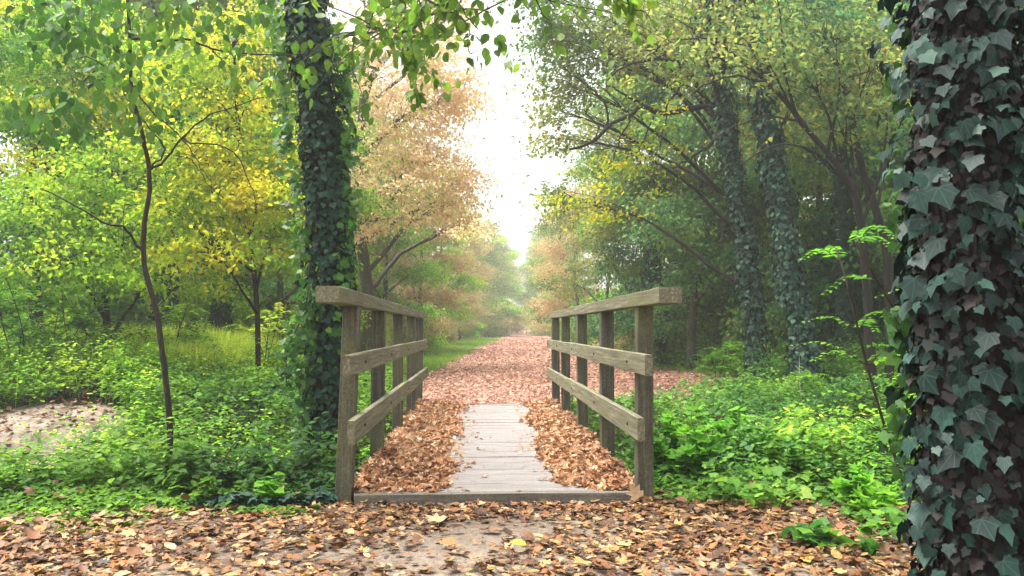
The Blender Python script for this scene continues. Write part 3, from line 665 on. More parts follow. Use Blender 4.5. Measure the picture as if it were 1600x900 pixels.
twig_leaves(lm, lv, [P(500, -60, 5.9), P(600, -40, 5.2), P(690, 0, 4.8), P(745, 45, 4.7)], .018, 380, .08, rgA, .18, 18)
twig_leaves(lm, lv, [P(625, 45, 5.2), P(640, 90, 5.1), P(645, 140, 5.0)], .008, 110, .08, rgA, .1, 6)
twig_leaves(lm, lv, [P(700, 0, 4.8), P(730, 40, 4.7), P(738, 95, 4.7)], .008, 90, .08, rgA, .1, 6)
twig_leaves(lm, lv, [P(850, -60, 4.5), P(930, -40, 4.4), P(985, 5, 4.4), P(1010, 35, 4.4)], .012, 90, .08, rgA, .07, 7)
twig_leaves(lm, lv, [P(560, -60, 5.4), P(690, -60, 4.9), P(820, -50, 4.7), P(865, 15, 4.7)], .016, 300, .075, rgA, .2, 18)
twig_leaves(lm, lv, [P(690, -80, 4.9), P(780, -50, 4.7), P(830, -10, 4.7), P(862, 40, 4.8)], .012, 70, .075, rgA, .1, 5)
lm.obj('branches', M['bark_g'], tA); lv.obj('crown', M['hang'], tA)

# --- sapling, left foreground
rgS = np.random.default_rng(8)
b1 = gz(P(266, 715, 5.25))
sap = empty('sapling', b1, 'slender bare stemmed sapling with drooping green leaves, standing in the left undergrowth', 'tree')
pth = [b1, P(262, 620, 5.25), P(243, 480, 5.25), P(222, 390, 5.25), P(233, 290, 5.25), P(225, 220, 5.25), P(205, 130, 5.25), P(200, 0, 5.2), P(190, -160, 5.2)]
tp = smooth_path(pth, 50, .004, rgS); MB().add(*tube(tp, np.linspace(.021, .010, 50), 9, .05, rgS)).obj('trunk', M['bark_sap'], sap)
lm = MB(); lv = MB(); ly = MB()
for pts, r in [([P(222, 390, 5.25), P(195, 360, 5.2), P(150, 340, 5.1), P(60, 292, 5.0)], .011),
               ([P(238, 262, 5.25), P(285, 215, 5.3), P(340, 175, 5.4), P(410, 150, 5.5)], .010),
               ([P(237, 265, 5.25), P(255, 235, 5.25), P(238, 200, 5.2), P(200, 160, 5.2)], .008),
               ([P(215, 145, 5.25), P(250, 190, 5.3), P(300, 240, 5.4), P(335, 285, 5.4)], .006),
               ([P(285, 215, 5.3), P(350, 230, 5.3), P(390, 280, 5.3), P(400, 330, 5.3)], .006),
               ([P(195, 120, 5.2), P(140, 90, 5.1), P(100, 100, 4.9)], .006),
               ([P(205, 60, 5.2), P(290, 65, 5.2), P(350, 80, 5.3), P(470, 85, 5.5)], .011),
               ([P(300, 250, 5.4), P(330, 290, 5.4)], .004), ([P(215, 320, 5.25), P(190, 330, 5.2), P(200, 400, 5.15)], .004),
               ([P(238, 480, 5.25), P(262, 465, 5.2), P(268, 445, 5.2)], .005), ([P(330, 75, 5.3), P(345, 100, 5.3), P(325, 110, 5.3)], .006)]:
    p = smooth_path(pts, 16, .012, rgS); lm.add(*tube(p, np.linspace(r, r * .35, 16), 6))
def bunch(px, py, Y, sx, sz, n, size, lvm, T=OVATE, rg=rgS, sy=.2):
    pos = P(px, py, Y) + rg.normal(0, 1, (n, 3)) * (sx, sy, sz)
    d = rg.normal(0, .4, (n, 3)) + (0, 0, -.8); nn = rg.normal(0, .5, (n, 3)) + (0, -.7, .3)
    scatter(lvm, T, pos, d, nn, size * rg.uniform(.65, 1.2, n), rg)
for a in [(110, 40, 4.8, .16, .12, 34), (190, 50, 4.9, .2, .12, 44), (260, 30, 4.9, .2, .1, 36), (75, 175, 4.8, .16, .08, 30), (105, 155, 4.8, .12, .06, 18), (215, 120, 5.0, .12, .1, 26), (215, 200, 5.1, .06, .06, 12), (150, 20, 4.7, .25, .06, 26), (330, 20, 4.9, .2, .08, 26), (372, 85, 5.2, .06, .12, 14), (360, 120, 5.2, .04, .05, 6), (420, 30, 5.2, .12, .1, 14), (60, 25, 4.8, .15, .1, 14), (175, 160, 5.0, .1, .05, 8), (100, 190, 4.9, .12, .04, 12)]:
    bunch(*a[:5], int(a[5] * 1.9), .08, lv)
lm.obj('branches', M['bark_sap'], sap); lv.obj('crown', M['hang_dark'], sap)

# --- huge ivy clad trunk, right foreground
rgB = np.random.default_rng(21)
b2 = gz(P(1530, 1060, 2.35)); 
pth = [b2, P(1525, 900, 2.35), P(1520, 600, 2.38), P(1512, 300, 2.4), P(1508, 0, 2.42), P(1505, -300, 2.45), P(1500, -1100, 2.5), P(1490, -2200, 2.6)]
tB = empty('ivy_tree', b2, 'massive dark trunk clad in broad blue green ivy leaves at the right edge', 'tree')
tp = smooth_path(pth, 70, .004, rgB); rad = .136 - .018 * np.linspace(0, 1, 70); rad[:8] *= np.linspace(1.5, 1, 8)
MB().add(*tube(tp, rad, 28, .045, rgB)).obj('trunk', M['bark'], tB)
UVON[0] = True; iv = MB(); ivy_cover(iv, tp, rad, rgB, n=2300, size=.064, lift=.06, gaps=.38, fluff=.7, hang=.8, zmax=3.6); o = iv.obj('ivy', M['ivy_big'], tB); UVON[0] = False
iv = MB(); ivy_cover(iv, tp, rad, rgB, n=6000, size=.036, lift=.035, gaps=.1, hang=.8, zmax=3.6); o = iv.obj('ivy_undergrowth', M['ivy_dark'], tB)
vm = MB()
for k in range(7):
    t = np.linspace(0, 1, 40); a0 = rgB.uniform(0, 6.28); pp = []
    for q in range(40):
        i = int(q / 39 * 45); a = a0 + .35 * math.sin(q * .23 + k) + q * .01
        pp.append(tp[i] + np.array((math.cos(a), math.sin(a), 0)) * (rad[i] + .008))
    vm.add(*tube(np.array(pp), rgB.uniform(.005, .012), 6, .1, rgB))
vm.obj('vine_stems', M['bark'], tB)
iv = MB()   # greener shoots behind its left side
for (px, py, k, dy) in [(1425, 60, 26, .12), (1405, 140, 24, .15), (1412, 360, 20, .15), (1405, 520, 26, .15), (1420, 620, 26, .1), (1395, 300, 10, .2), (1590, 230, 26, .12), (1595, 330, 20, .1), (1400, 700, 20, .2)]:
    pos = P(px, py, 2.4 + dy) + rgB.normal(0, 1, (k, 3)).clip(-1.6, 1.6) * (.025, .03, .05)
    iv = MB(); scatter(iv, IVY, pos, rgB.normal(0, .4, (k, 3)) + (-.3, 0, -.7), rgB.normal(0, .7, (k, 3)) + (0, -.6, .3), .042 * rgB.uniform(.6, 1.2, k), rgB)
    iv.obj('ivy_shoot', M['ivy_mid_green'], tB)
# crown high above the frame
# --- two ivy clad trunks, right middle
def ivy_trunk(label, pts, r0, r1, n, size, seed, blobs, leaf='olive', per=30, s=.6, lsz=.085):
    pts = [gz(pts[0])] + pts[1:]
    return make_tree('ivy_tree', label, 'tree', 'ivy clad trees on the right bank', pts, r0, r1, blobs, leaf, lsz, per=per, seed=seed, bark='bark', ivy=dict(n=n, size=size, lift=.1, fluff=.6, hang=.7, gaps=.15, mat='ivy_mid'), s=s)
ivy_trunk('thinner leaning ivy covered trunk, left one of the pair behind the right railing', [P(1182, 600, 14), P(1178, 480, 14), P(1150, 300, 13.8), P(1128, 150, 13.7), P(1108, 0, 13.6), P(1085, -200, 13.6)], .085, .06, 8500, .078, 31,
          [B(1080, 40, 12.5, (1.2, 1.2, .6), 14), B(1150, -40, 13.5, (1.6, 1.5, .9), 20), B(1100, 120, 15.5, (1.0, 1, .7), 10)], 'olive')
ivy_trunk('thicker leaning ivy covered trunk, right one of the pair behind the right railing', [P(1252, 600, 13), P(1246, 480, 13), P(1215, 300, 13), P(1192, 150, 12.9), P(1162, 0, 12.8), P(1140, -200, 12.8)], .13, .08, 11500, .078, 32,
          [B(1240, 20, 12.5, (1.4, 1.2, .7), 16), B(1200, -60, 13.5, (1.6, 1.5, .9), 20), B(1280, 120, 13.5, (1.0, 1, .5), 10)], 'olive')
# --- arching limb tree over the path
r = make_tree('arching_tree', 'dark tree with a crooked bare limb arching left over the far path', 'tree', None,
    [gz(P(1178, 600, 17)), P(1172, 480, 17), P(1146, 300, 16.5), P(1128, 180, 16), P(1130, 60, 16), P(1120, -80, 16)], .10, .06,
    [B(960, 105, 16, (1.3, 1.2, .4), 12), B(900, 80, 15.6, (1.0, 1, .5), 12), B(1000, 60, 15, (1.4, 1.2, .6), 22), B(1050, 60, 16, (1.1, 1.2, .5), 12), B(930, 20, 15, (1.2, 1, .5), 16), B(870, 170, 16.5, (.5, .7, .35), 7), B(1060, -10, 15, (1.3, 1, .5), 14), B(868, 60, 15.5, (.5, .9, .6), 14), B(880, 130, 15.5, (.55, .8, .4), 12), B(860, -10, 15, (.9, .9, .5), 14), B(862, 215, 17, (.35, .6, .3), 6), B(870, 310, 18, (.35, .6, .5), 8)], 'olive', .085, per=24, seed=41, bark='bark', s=.5)
lm = MB(); rgC = np.random.default_rng(4)
for pts, r0 in [([P(1125, 165, 15.6), P(1080, 168, 15), P(1035, 178, 14.6), P(1003, 163, 14.4), P(985, 180, 14.3), P(950, 195, 14.2), P(925, 222, 14.1), P(893, 233, 14)], .062),
                ([P(1003, 163, 14.4), P(975, 150, 14.3), P(945, 130, 14.2)], .03), ([P(950, 195, 14.2), P(945, 165, 14.2), P(915, 130, 14.1), P(880, 105, 14)], .025),
                ([P(1035, 178, 14.6), P(1060, 135, 14.6), P(1075, 118, 14.6), P(1110, 112, 14.8)], .028), ([P(1125, 105, 15.8), P(1060, 95, 15), P(990, 98, 14.5), P(950, 120, 14.2)], .04),
                ([P(985, 180, 14.3), P(965, 230, 14.2), P(955, 270, 14.2)], .018), ([P(1020, 180, 14.5), P(1000, 240, 14.4), P(990, 290, 14.3)], .016), ([P(925, 222, 14.1), P(935, 200, 14), P(920, 178, 14), P(900, 170, 14)], .016),
                ([P(1045, 175, 14.6), P(1035, 210, 14.6), P(1030, 250, 14.6)], .014), ([P(1130, 215, 16), P(1090, 240, 15.5), P(1050, 265, 15)], .03)]:
    p = smooth_path(pts, 24, .02, rgC); lm.add(*tube(p, np.linspace(r0, r0 * .4, 24), 7, .06, rgC))
lm.obj('limb', M['bark'], r)
lv = MB()   # yellow sprays hanging under the limb
for (px, py, k, sx) in [(960, 270, 8, .7), (930, 300, 7, .6), (990, 260, 6, .4), (905, 310, 6, .6), (1010, 215, 6, .5), (925, 340, 4, .4), (1030, 160, 5, .5)]:
    c = P(px, py, 14.3) + rgC.normal(0, 1, (k, 3)) * (sx * .6, .4, .22); spray(lv, DIA, c, np.tile((-1., -.2, 0), (k, 1)), .42, 34, .085, rgC)
lv.obj('leaf_spray', M['yellow'], r)
# --- crossing leaning tree, right
make_tree('leaning_tree', 'dark bare trunk leaning steeply left, between the ivy pair and the massive trunk', 'tree', None,
    [gz(P(1365, 640, 11)), P(1350, 400, 11), P(1330, 295, 10.9), P(1262, 205, 10.8), P(1200, 130, 10.7), P(1120, 65, 10.5), P(1060, 60, 10.2)], .075, .008,
    [B(1160, 60, 10.5, (.9, .9, .4), 10), B(1250, 110, 10.8, (.9, .8, .4), 10), B(1320, 180, 11, (.9, .8, .4), 10), B(1300, 60, 11, (1.2, .9, .5), 14), B(1360, 110, 11, (.9, .9, .6), 12)], 'olive', .075, per=22, seed=43, bark='bark', s=.45, limb_r=.025)
lt = bpy.data.objects['leaning_tree']; lm = MB()
for pts, r0 in [([P(1262, 205, 10.8), P(1235, 150, 10.7), P(1222, 70, 10.6), P(1212, -20, 10.5)], .028), ([P(1330, 295, 10.9), P(1290, 250, 10.6), P(1240, 225, 10.4), P(1190, 235, 10.2), P(1150, 260, 10.0)], .022),
                ([P(1345, 360, 11), P(1372, 280, 11), P(1385, 190, 11), P(1375, 110, 11), P(1340, 60, 11)], .026), ([P(1200, 130, 10.7), P(1150, 120, 10.5), P(1100, 135, 10.3), P(1060, 170, 10.2)], .02), ([P(1250, 190, 10.7), P(1200, 180, 10.5), P(1130, 205, 10.3), P(1090, 240, 10.2)], .016)]:
    p = smooth_path(pts, 20, .015, rgC); lm.add(*tube(p, np.linspace(r0, r0 * .35, 20), 6, .06, rgC))
lm.obj('limb', M['bark'], lt)
make_tree('leaning_tree', 'thin dark stem slanting down from the top of the picture right of the ivy pair', 'tree', None,
    [gz(P(1390, 620, 12)), P(1385, 400, 12), P(1345, 250, 11.9), P(1320, 140, 11.8), P(1270, 20, 11.6), P(1225, -90, 11.5)], .07, .04,
    [B(1260, 30, 11.6, (1, .9, .5), 12), B(1350, 60, 12, (1.1, .9, .6), 14), B(1400, 200, 12.4, (.8, .8, .6), 10)], 'dark', .075, per=22, seed=44, bark='bark', s=.45, limb_r=.02)

# --- salmon tree beyond the left ivy trunk
make_tree('autumn_tree', 'large salmon coloured autumn tree seen right of the left ivy trunk', 'tree', None,
    [gz(P(575, 600, 22)), P(572, 450, 22), P(560, 300, 22), P(575, 100, 22), P(590, -150, 22)], .22, .08,
    [B(680, 250, 21, (1.25, 1.6, .9), 30), B(640, 180, 21, (1.5, 1.6, .9), 34), B(690, 160, 21.5, (1.0, 1.3, .8), 22), B(630, 290, 20.5, (1.6, 1.6, .8), 34), B(700, 320, 21, (.75, 1.2, .5), 12), B(560, 230, 21, (1.3, 1.5, 1), 24), B(600, 90, 21, (1.7, 1.6, .9), 30), B(680, 90, 21, (1.1, 1.4, .7), 18), B(650, 20, 21, (1.5, 1.5, .8), 22), B(580, 340, 20.5, (1.2, 1.2, .6), 18), B(560, -20, 21, (1.6, 1.5, .9), 20), B(670, -90, 21, (1.6, 1.5, .9), 18), B(718, 280, 21.5, (.6, 1, .7), 14), B(722, 150, 21.5, (.5, 1, .9), 14), B(700, 30, 21.5, (1.0, 1.2, .8), 18), B(728, 350, 23, (.55, 1, .5), 10)], 'salmon', .10, per=24, seed=51, bark='bark_g', s=.55, limb_r=.05)
# --- yellow trees behind the sapling
make_tree('yellow_tree', 'small bright yellow leaved tree with arching sprays, behind and right of the bare sapling', 'tree', None,
    [gz(P(405, 600, 11)), P(400, 450, 11), P(380, 300, 11), P(370, 150, 11), P(360, 0, 11)], .042, .02,
    [B(330, 300, 10.5, (1.0, .9, .35), 14), B(410, 300, 10.5, (.8, .8, .3), 12), B(370, 240, 11, (1, .9, .35), 14), B(300, 240, 10.5, (1, .9, .35), 12), B(430, 360, 10.5, (.55, .7, .25), 8), B(330, 390, 10, (.9, .7, .22), 8), B(390, 150, 11, (1.1, .9, .4), 12), B(310, 130, 11, (1, .9, .4), 12), B(370, 60, 11, (1.2, .9, .4), 12), B(270, 330, 10.2, (.6, .6, .25), 6), B(445, 240, 11, (.5, .6, .3), 6)], 'yellow', .062, per=44, seed=52, bark='bark', s=.4, limb_r=.02)
make_tree('yellow_tree', 'yellow and lime tree filling the top left corner behind the hanging green leaves', 'tree', None,
    [gz(P(60, 600, 13)), P(55, 450, 13), P(50, 300, 13), P(65, 100, 13), P(70, -100, 13)], .12, .04,
    [B(60, 80, 12.5, (1.4, 1.2, .5), 22), B(150, 110, 12.5, (1.2, 1.1, .5), 20), B(120, 30, 12.5, (1.4, 1.2, .5), 18), B(40, 170, 12.5, (1.2, 1, .4), 14), B(140, 190, 12.5, (1.1, 1, .4), 16), B(230, 80, 13, (1.2, 1, .5), 14), B(20, 10, 13, (1.3, 1.2, .6), 14), B(110, 260, 12.5, (1.2, 1, .4), 14), B(210, 170, 13, (1, 1, .45), 12)], 'mixed', .068, per=44, seed=53, bark='bark', s=.45, limb_r=.03)
make_tree('lime_tree', 'lime green bushy tree behind the lower half of the sapling', 'tree', None,
    [gz(P(170, 620, 11.5)), P(165, 480, 11.5), P(160, 330, 11.5), P(170, 200, 11.5)], .07, .02,
    [B(130, 330, 11, (1.1, 1, .5), 18), B(200, 360, 11, (1.0, 1, .5), 16), B(90, 400, 10.5, (1, .9, .4), 14), B(190, 270, 11.2, (1.1, 1, .5), 16), B(240, 430, 10.6, (.8, .8, .3), 10), B(60, 320, 11, (1, .9, .5), 12)], 'lime', .062, per=44, seed=54, bark='bark', s=.42, limb_r=.02)

# --- generic woodland trees: a few kinds, copied
def proto(name, seed, Ht, z0, rc, leaf, size, nb=13, k=15, per=44, r0=.16, bark='bark_g', s=.7, ivy=None, T=DIA):
    rg = np.random.default_rng(seed)
    bl = []
    for q in range(nb):
        t = (q + .5) / nb; z = z0 + (Ht - z0) * t; rad = rc * (math.sin(math.pi * min(1, .22 + .78 * t)) ** .6) * .72
        a = q * 2.399 + rg.uniform(-.4, .4)
        bl.append((np.array((rad * math.cos(a), rad * math.sin(a), z)), (rc * .5, rc * .5, rc * .3), k))
    lean = rg.normal(0, .35, 2)
    return make_tree(name, '-', 'tree', None, [(0, 0, -.1), (lean[0] * .3, lean[1] * .3, Ht * .3), (lean[0], lean[1], Ht * .6), (lean[0], lean[1] * 1.3, Ht * .93)], r0, .03, bl, leaf, size, per=per, seed=seed, bark=bark, s=s, ivy=ivy, twigs=7, limb_r=.045, T=T)
PR = dict(
    lime=proto('broadleaf_tree', 61, 12, 1.6, 3.0, 'lime', .12),
    yellow=proto('broadleaf_tree', 62, 10, 1.2, 2.6, 'yellow', .11),
    olive=proto('broadleaf_tree', 63, 13, 1.5, 3.2, 'olive', .12),
    russet=proto('broadleaf_tree', 64, 12, 1.4, 3.0, 'russet', .12),
    dark=proto('evergreen_tree', 65, 12, .6, 2.6, 'dark', .12, per=52),
    ivytrunk=proto('ivy_tree', 66, 13, 5.0, 2.8, 'olive', .12, nb=9, r0=.2, bark='bark', ivy=dict(n=5000, size=.12, lift=.1, fluff=.5, zmax=7)),
)
used = {k: False for k in PR}
def place(kind, px, Y, sc_, rot, label, group):
    p = P(px, 500, Y); src = PR[kind]
    c = src if not used[kind] else copy_tree(src)
    used[kind] = True
    c.location = (float(p[0]), float(Y), float(H(p[0], Y)) - .05); c.rotation_euler = (0, 0, rot); c.scale = (sc_,) * 3
    c['label'] = label; c['group'] = group
    return c
GL, GR, GF = 'woodland trees left of the path', 'woodland trees right of the path', 'misty trees at the far end of the path'
LT = [ # left: kind, px, Y, scale
 ('dark', 20, 17, .9, 'dark tree trunk and crown at the far left edge, behind the yellow tree'),
 ('ivytrunk', 262, 17, .9, 'dark trunked tree seen just right of the sapling stem'),
 ('ivytrunk', 345, 19, .85, 'second dark ivy trunk behind the yellow sprays, left of the big ivy tree'),
 ('lime', 130, 19, .9, 'tall lime green tree behind the bushy tree on the left'),
 ('lime', 440, 17.5, .62, 'lime green tree close behind the left ivy trunk, on its left side'),
 ('olive', 215, 24, 1, 'olive tree deep in the wood behind the sapling'),
 ('yellow', 330, 26, 1.1, 'yellow tree further back, between the sapling and the ivy trunk'),
 ('lime', 600, 32, .78, 'pale green low tree beneath the salmon tree, left of the meadow end'),
 ('russet', 655, 36, .72, 'small russet tree in mist between the salmon tree and the gap of sky'),
 ('lime', 690, 46, .72, 'pale green tree in mist beside the far path, left of the gap'),
 ('russet', 718, 58, .78, 'faded brown tree in mist, last but one on the left of the path'),
 ('olive', 745, 75, .85, 'pale grey green tree in mist nearest the left end of the path'),
]
for q, (k, px, Y, s_, lab) in enumerate(LT): place(k, px, Y, s_, q * 1.7, lab, GL)
RT = [
 ('dark', 1000, 24, .72, 'dark green tree under the arching limb, right of the path'),
 ('olive', 945, 30, .62, 'olive brown tree low at the edge of the wood, behind the right handrail'),
 ('russet', 905, 38, .66, 'russet tinted tree at the wood edge, behind the far end of the right railing'),
 ('olive', 885, 48, .72, 'misty olive tree beside the far path, right of the gap of sky'),
 ('russet', 870, 62, .72, 'misty brown tree further along the right side of the far path'),
 ('lime', 872, 78, .8, 'palest green tree at the right end of the far path'),
 ('dark', 1080, 20, .85, 'dark tree filling the space left of the ivy pair'),
 ('olive', 1100, 27, 1.0, 'tall olive tree behind the ivy pair'),
 ('dark', 1210, 19, .9, 'dark leafy tree filling the space directly behind the ivy pair'),
 ('ivytrunk', 1325, 16, .8, 'ivy trunk right of the leafy gap, behind the leaning stem'),
 ('ivytrunk', 1030, 22, .8, 'slim dark trunk standing back behind the right handrail end'),
 ('olive', 1290, 21, .95, 'olive tree behind the leaning stem'),
 ('dark', 1400, 17, .95, 'dark tree just left of the massive ivy trunk'),
 ('lime', 1360, 24, 1.0, 'green tree deep in the wood left of the massive trunk'),
 ('dark', 1570, 14, .9, 'dark green tree at the right picture edge behind the massive trunk'),
 ('olive', 1480, 20, 1.0, 'olive tree hidden mostly behind the massive right trunk'),
]
for q, (k, px, Y, s_, lab) in enumerate(RT): place(k, px, Y, s_, q * 2.1 + .5, lab, GR)
# deeper rows that nothing tells apart
rgW = np.random.default_rng(77)
for q in range(26):
    Y = 26 + 50 * (q / 26) + rgW.uniform(-2, 2); x = -(7 + rgW.uniform(0, 1) * (.45 * Y))
    if rgW.uniform() < .3: x = -5.5 - rgW.uniform(0, 2)
    px = 749 + x / Y * 1200
    place(['lime', 'olive', 'yellow', 'dark', 'russet'][q % 5], px, Y, rgW.uniform(.8, 1.15), rgW.uniform(0, 6), 'one of the many trees standing deep in the wood on the left', GL)
for q in range(22):
    Y = 26 + 50 * (q / 22) + rgW.uniform(-2, 2); x = 9 + .05 * Y + rgW.uniform(0, 1) * (.55 * Y)
    px = 749 + x / Y * 1200
    place(['dark', 'olive', 'dark', 'lime', 'russet'][q % 5], px, Y, rgW.uniform(.85, 1.15), rgW.uniform(0, 6), 'one of the many trees standing deep in the wood on the right', GR)
for q in range(16):
    Y = 84 + 5 * (q % 4) + q * 2; px = 715 + q * 11
    if 800 < px < 842: px = 852 + q
    place(['olive', 'lime', 'russet', 'lime'][q % 4], px, Y, (.78 if 775 < px < 850 else .95) * (Y / 90) + rgW.uniform(0, .1), rgW.uniform(0, 6), 'one of the faint misty trees closing the far end of the path', GF)

# ------------------------------------------------------------------ shrubs and plants
def frond_shrub(name, label, cat, group, c, n_f, length, leaf, seed, stems=4, height=.6, size=.09, pairs=9):
    rg = np.random.default_rng(seed); c = np.array((c[0], c[1], float(H(c[0], c[1])) - .03))
    root = empty(name, c, label, cat, group); sm = MB(); lv = MB()
    tips = []
    for k in range(stems):
        a = rg.uniform(0, 6.28); e = c + np.array((math.cos(a) * .25 * height, math.sin(a) * .25 * height, height * rg.uniform(.7, 1.1)))
        tips.append(limb_to(sm, c, e, .009, .004, rg, .0, 10, 5, .01))
    for k in range(n_f):
        st = tips[k % stems]; p0 = st[rg.integers(3, 10)]; a = rg.uniform(0, 6.28); L_ = length * rg.uniform(.6, 1.1)
        o = np.array((math.cos(a), math.sin(a), 0)); e = p0 + o * L_ + np.array((0, 0, rg.uniform(-.15, .3) * L_)); m = (p0 + e) / 2 + np.array((0, 0, .18 * L_))
        rp = smooth_path([p0, m, e], pairs + 3); sm.add(*tube(rp, .0022, 4))
        sd_ = np.cross(o, (0, 0, 1)); 
        pos = np.repeat(rp[2:], 2, 0); s_ = np.tile((1, -1), len(rp) - 2)
        tt = np.repeat(np.linspace(0, 1, len(rp) - 2), 2)
        d = sd_ * s_[:, None] + o * .45 + rg.normal(0, .12, (len(pos), 3)) + (0, 0, -.12); nn = np.array((0, 0, 1.)) + rg.normal(0, .25, (len(pos), 3))
        scatter(lv, OVATE if size > .07 else DIA, pos, d, nn, size * (1 - .55 * tt) * rg.uniform(.8, 1.15, len(pos)), rg)
    sm.obj('stems', M['bark_sap'], root); lv.obj('foliage', M[leaf], root)
    return root
def at(px, Y): p = P(px, 600, Y); return (p[0], Y)
SH = [
 ('compound_shrub', 'bright green feathery leaved shrub at the far left edge above the bank', 30, 10.5, 46, .75, 'fresh', 1.35, .11),
 ('compound_shrub', 'feathery leaved green shrub just left of the sapling stem', 120, 11, 44, .7, 'fresh', 1.2, .11),
 ('compound_shrub', 'yellow green feathery shrub right behind the sapling stem', 260, 11.5, 36, .6, 'lime', 1.15, .1),
 ('compound_shrub', 'yellowing feathery shrub at the meadow edge left of the ivy tree', 410, 12.5, 34, .6, 'lime', 1.1, .1),
 ('compound_shrub', 'bright fan of green leaves reaching out left of the massive trunk', 1450, 3.3, 80, .36, 'fresh', 1.42, .05),
 ('compound_shrub', 'thin yellow leaved seedling rising above the cover on the right bank', 1190, 9, 34, .26, 'lime', .6, .05),
 ('compound_shrub', 'second yellow green seedling among the right bank cover, near the ivy pair', 1260, 11, 44, .3, 'lime', .55, .06),
 ('compound_shrub', 'leafy green seedling behind the leaf covered clearing', 1120, 14, 34, .5, 'fresh', .8, .09),
]
for q, (nm, lab, px, Y, nf, ln, lf, hh, sz) in enumerate(SH):
    frond_shrub(nm, lab, 'shrub', 'feathery leaved shrubs', at(px, Y), nf, ln, lf, 200 + q, height=hh, size=sz)
def leafy(name, label, group, c, hgt, rad_, n, size, leaf, seed, T=OVATE, stems=7):
    rg = np.random.default_rng(seed); c = np.array((c[0], c[1], float(H(c[0], c[1])) - .03))
    root = empty(name, c, label, 'plant', group); sm = MB(); lv = MB()
    for k in range(stems):
        a = rg.uniform(0, 6.28); r_ = rad_ * rg.uniform(.2, 1)
        e = c + np.array((math.cos(a) * r_, math.sin(a) * r_, hgt * rg.uniform(.6, 1.05)))
        p = limb_to(sm, c + np.array((math.cos(a), math.sin(a), 0)) * r_ * .35, e, .006, .002, rg, .08, 10, 4, .02)
        m = n // stems; i = rg.integers(3, 10, m); pos = p[i] + rg.normal(0, .02, (m, 3)) 
        o = runit(m, rg) * (1, 1, .25) + (0, 0, -.1); scatter(lv, T, pos, o, np.array((0, 0, 1.)) + rg.normal(0, .3, (m, 3)), size * (1.25 - .05 * i) * rg.uniform(.7, 1.2, m), rg)
    sm.obj('stems', M['ivy_green'], root); lv.obj('foliage', M[leaf], root)
    return root
PLN = [
 ('leafy_plant', 'small bright green nettle like plant at the foot of the left front post', 435, 4.72, .26, .16, 90, .085, 'fresh', OVATE),
 ('leafy_plant', 'green leafy clump at the front of the left bank, left of the small nettle', 300, 4.75, .3, .3, 150, .09, 'cover', IVY),
 ('leafy_plant', 'bright nettle clump behind the ivy covered foot of the left tree', 395, 6.3, .75, .4, 320, .085, 'fresh', OVATE),
 ('leafy_plant', 'tall bright green clump between the sapling and the left ivy tree', 440, 7.4, .95, .45, 360, .085, 'fresh', OVATE),
 ('leafy_plant', 'low green clump at the lower left corner of the bank', 40, 5.6, .4, .4, 220, .09, 'fresh', OVATE),
 ('leafy_plant', 'green clump right of the sandy slope', 190, 6.6, .45, .4, 240, .085, 'cover', OVATE),
 ('bramble', 'broad leaved bramble directly outside the right front post', 1075, 5.3, .5, .38, 200, .11, 'fresh', MAPLE),
 ('bramble', 'broad leaved bramble mound right of the front post bramble', 1160, 5.9, .55, .5, 260, .11, 'fresh', MAPLE),
 ('bramble', 'dark bramble clump at the front edge of the right bank', 1230, 5.2, .38, .4, 200, .1, 'cover_r', MAPLE),
 ('leafy_plant', 'yellow green leafy clump near the left side of the massive trunk, low down', 1350, 4.3, .3, .25, 130, .09, 'fresh', MAPLE),
 ('leafy_plant', 'blue green low clump beside the massive trunk foot', 1300, 3.7, .16, .22, 70, .1, 'ivy_green', IVY),
 ('leafy_plant', 'green clump outside the right railing halfway along the bridge', 1010, 7.3, .85, .3, 220, .09, 'fresh', OVATE),
 ('leafy_plant', 'green clump outside the left railing halfway along the bridge', 590, 7.6, .95, .22, 220, .085, 'fresh', OVATE),
 ('leafy_plant', 'weedy clump overhanging the front of the bare slope', 75, 7.7, .5, .35, 220, .075, 'fresh', OVATE),
 ('leafy_plant', 'pale leafy clump in the middle of the right bank', 1300, 7.5, .5, .5, 320, .09, 'cover_r', MAPLE),
]
for q, (nm, lab, px, Y, hh, rr, n_, sz, lf, T) in enumerate(PLN):
    leafy(nm, lab, 'leafy plants on the banks', at(px, Y), hh, rr, n_, sz, lf, 300 + q, T, stems=9 if n_ > 150 else 6)
# understory bushes along the wood edges
def bush_proto(leaf, seed, size=.1):
    return proto('bush', seed, 2.0, .25, 1.2, leaf, size, nb=7, k=12, per=34, r0=.04, s=.45)
BP = [bush_proto('lime', 71), bush_proto('dark', 72), bush_proto('russet', 73)]
for b_ in BP: b_['category'] = 'bush'
bu = [0, 0, 0]
BSH = [(0, -13, 17, 1.1, 'lime bush at the left edge of the wood behind the feathery shrubs'), (1, -9.3, 18.5, 1.1, 'dark bush under the dark trunks left of the ivy tree'), (0, -7.2, 21, .9, 'lime bush at the back of the meadow, left of the ivy tree'),
       (2, -11, 15.5, .9, 'brownish bush between the two feathery shrubs on the left'), (1, 6.6, 22, 1, 'dark bush at the back of the leaf covered clearing'), (0, 7.6, 19, .7, 'small lime bush right of the leaf covered clearing'),
       (1, 9.5, 18, 1.1, 'dark bush behind the foot of the ivy pair'), (2, 5.6, 27, 1.0, 'brown bush beside the far path behind the right railing'), (0, 6.3, 34, 1.2, 'green bush on the right verge of the far path'),
       (2, -4.4, 30, .9, 'brown bush at the far end of the meadow'), (0, -3.4, 40, 1.1, 'pale bush left of the far path in mist'), (1, 12.5, 16, 1.1, 'dark bush left of the massive trunk, under the wood')]
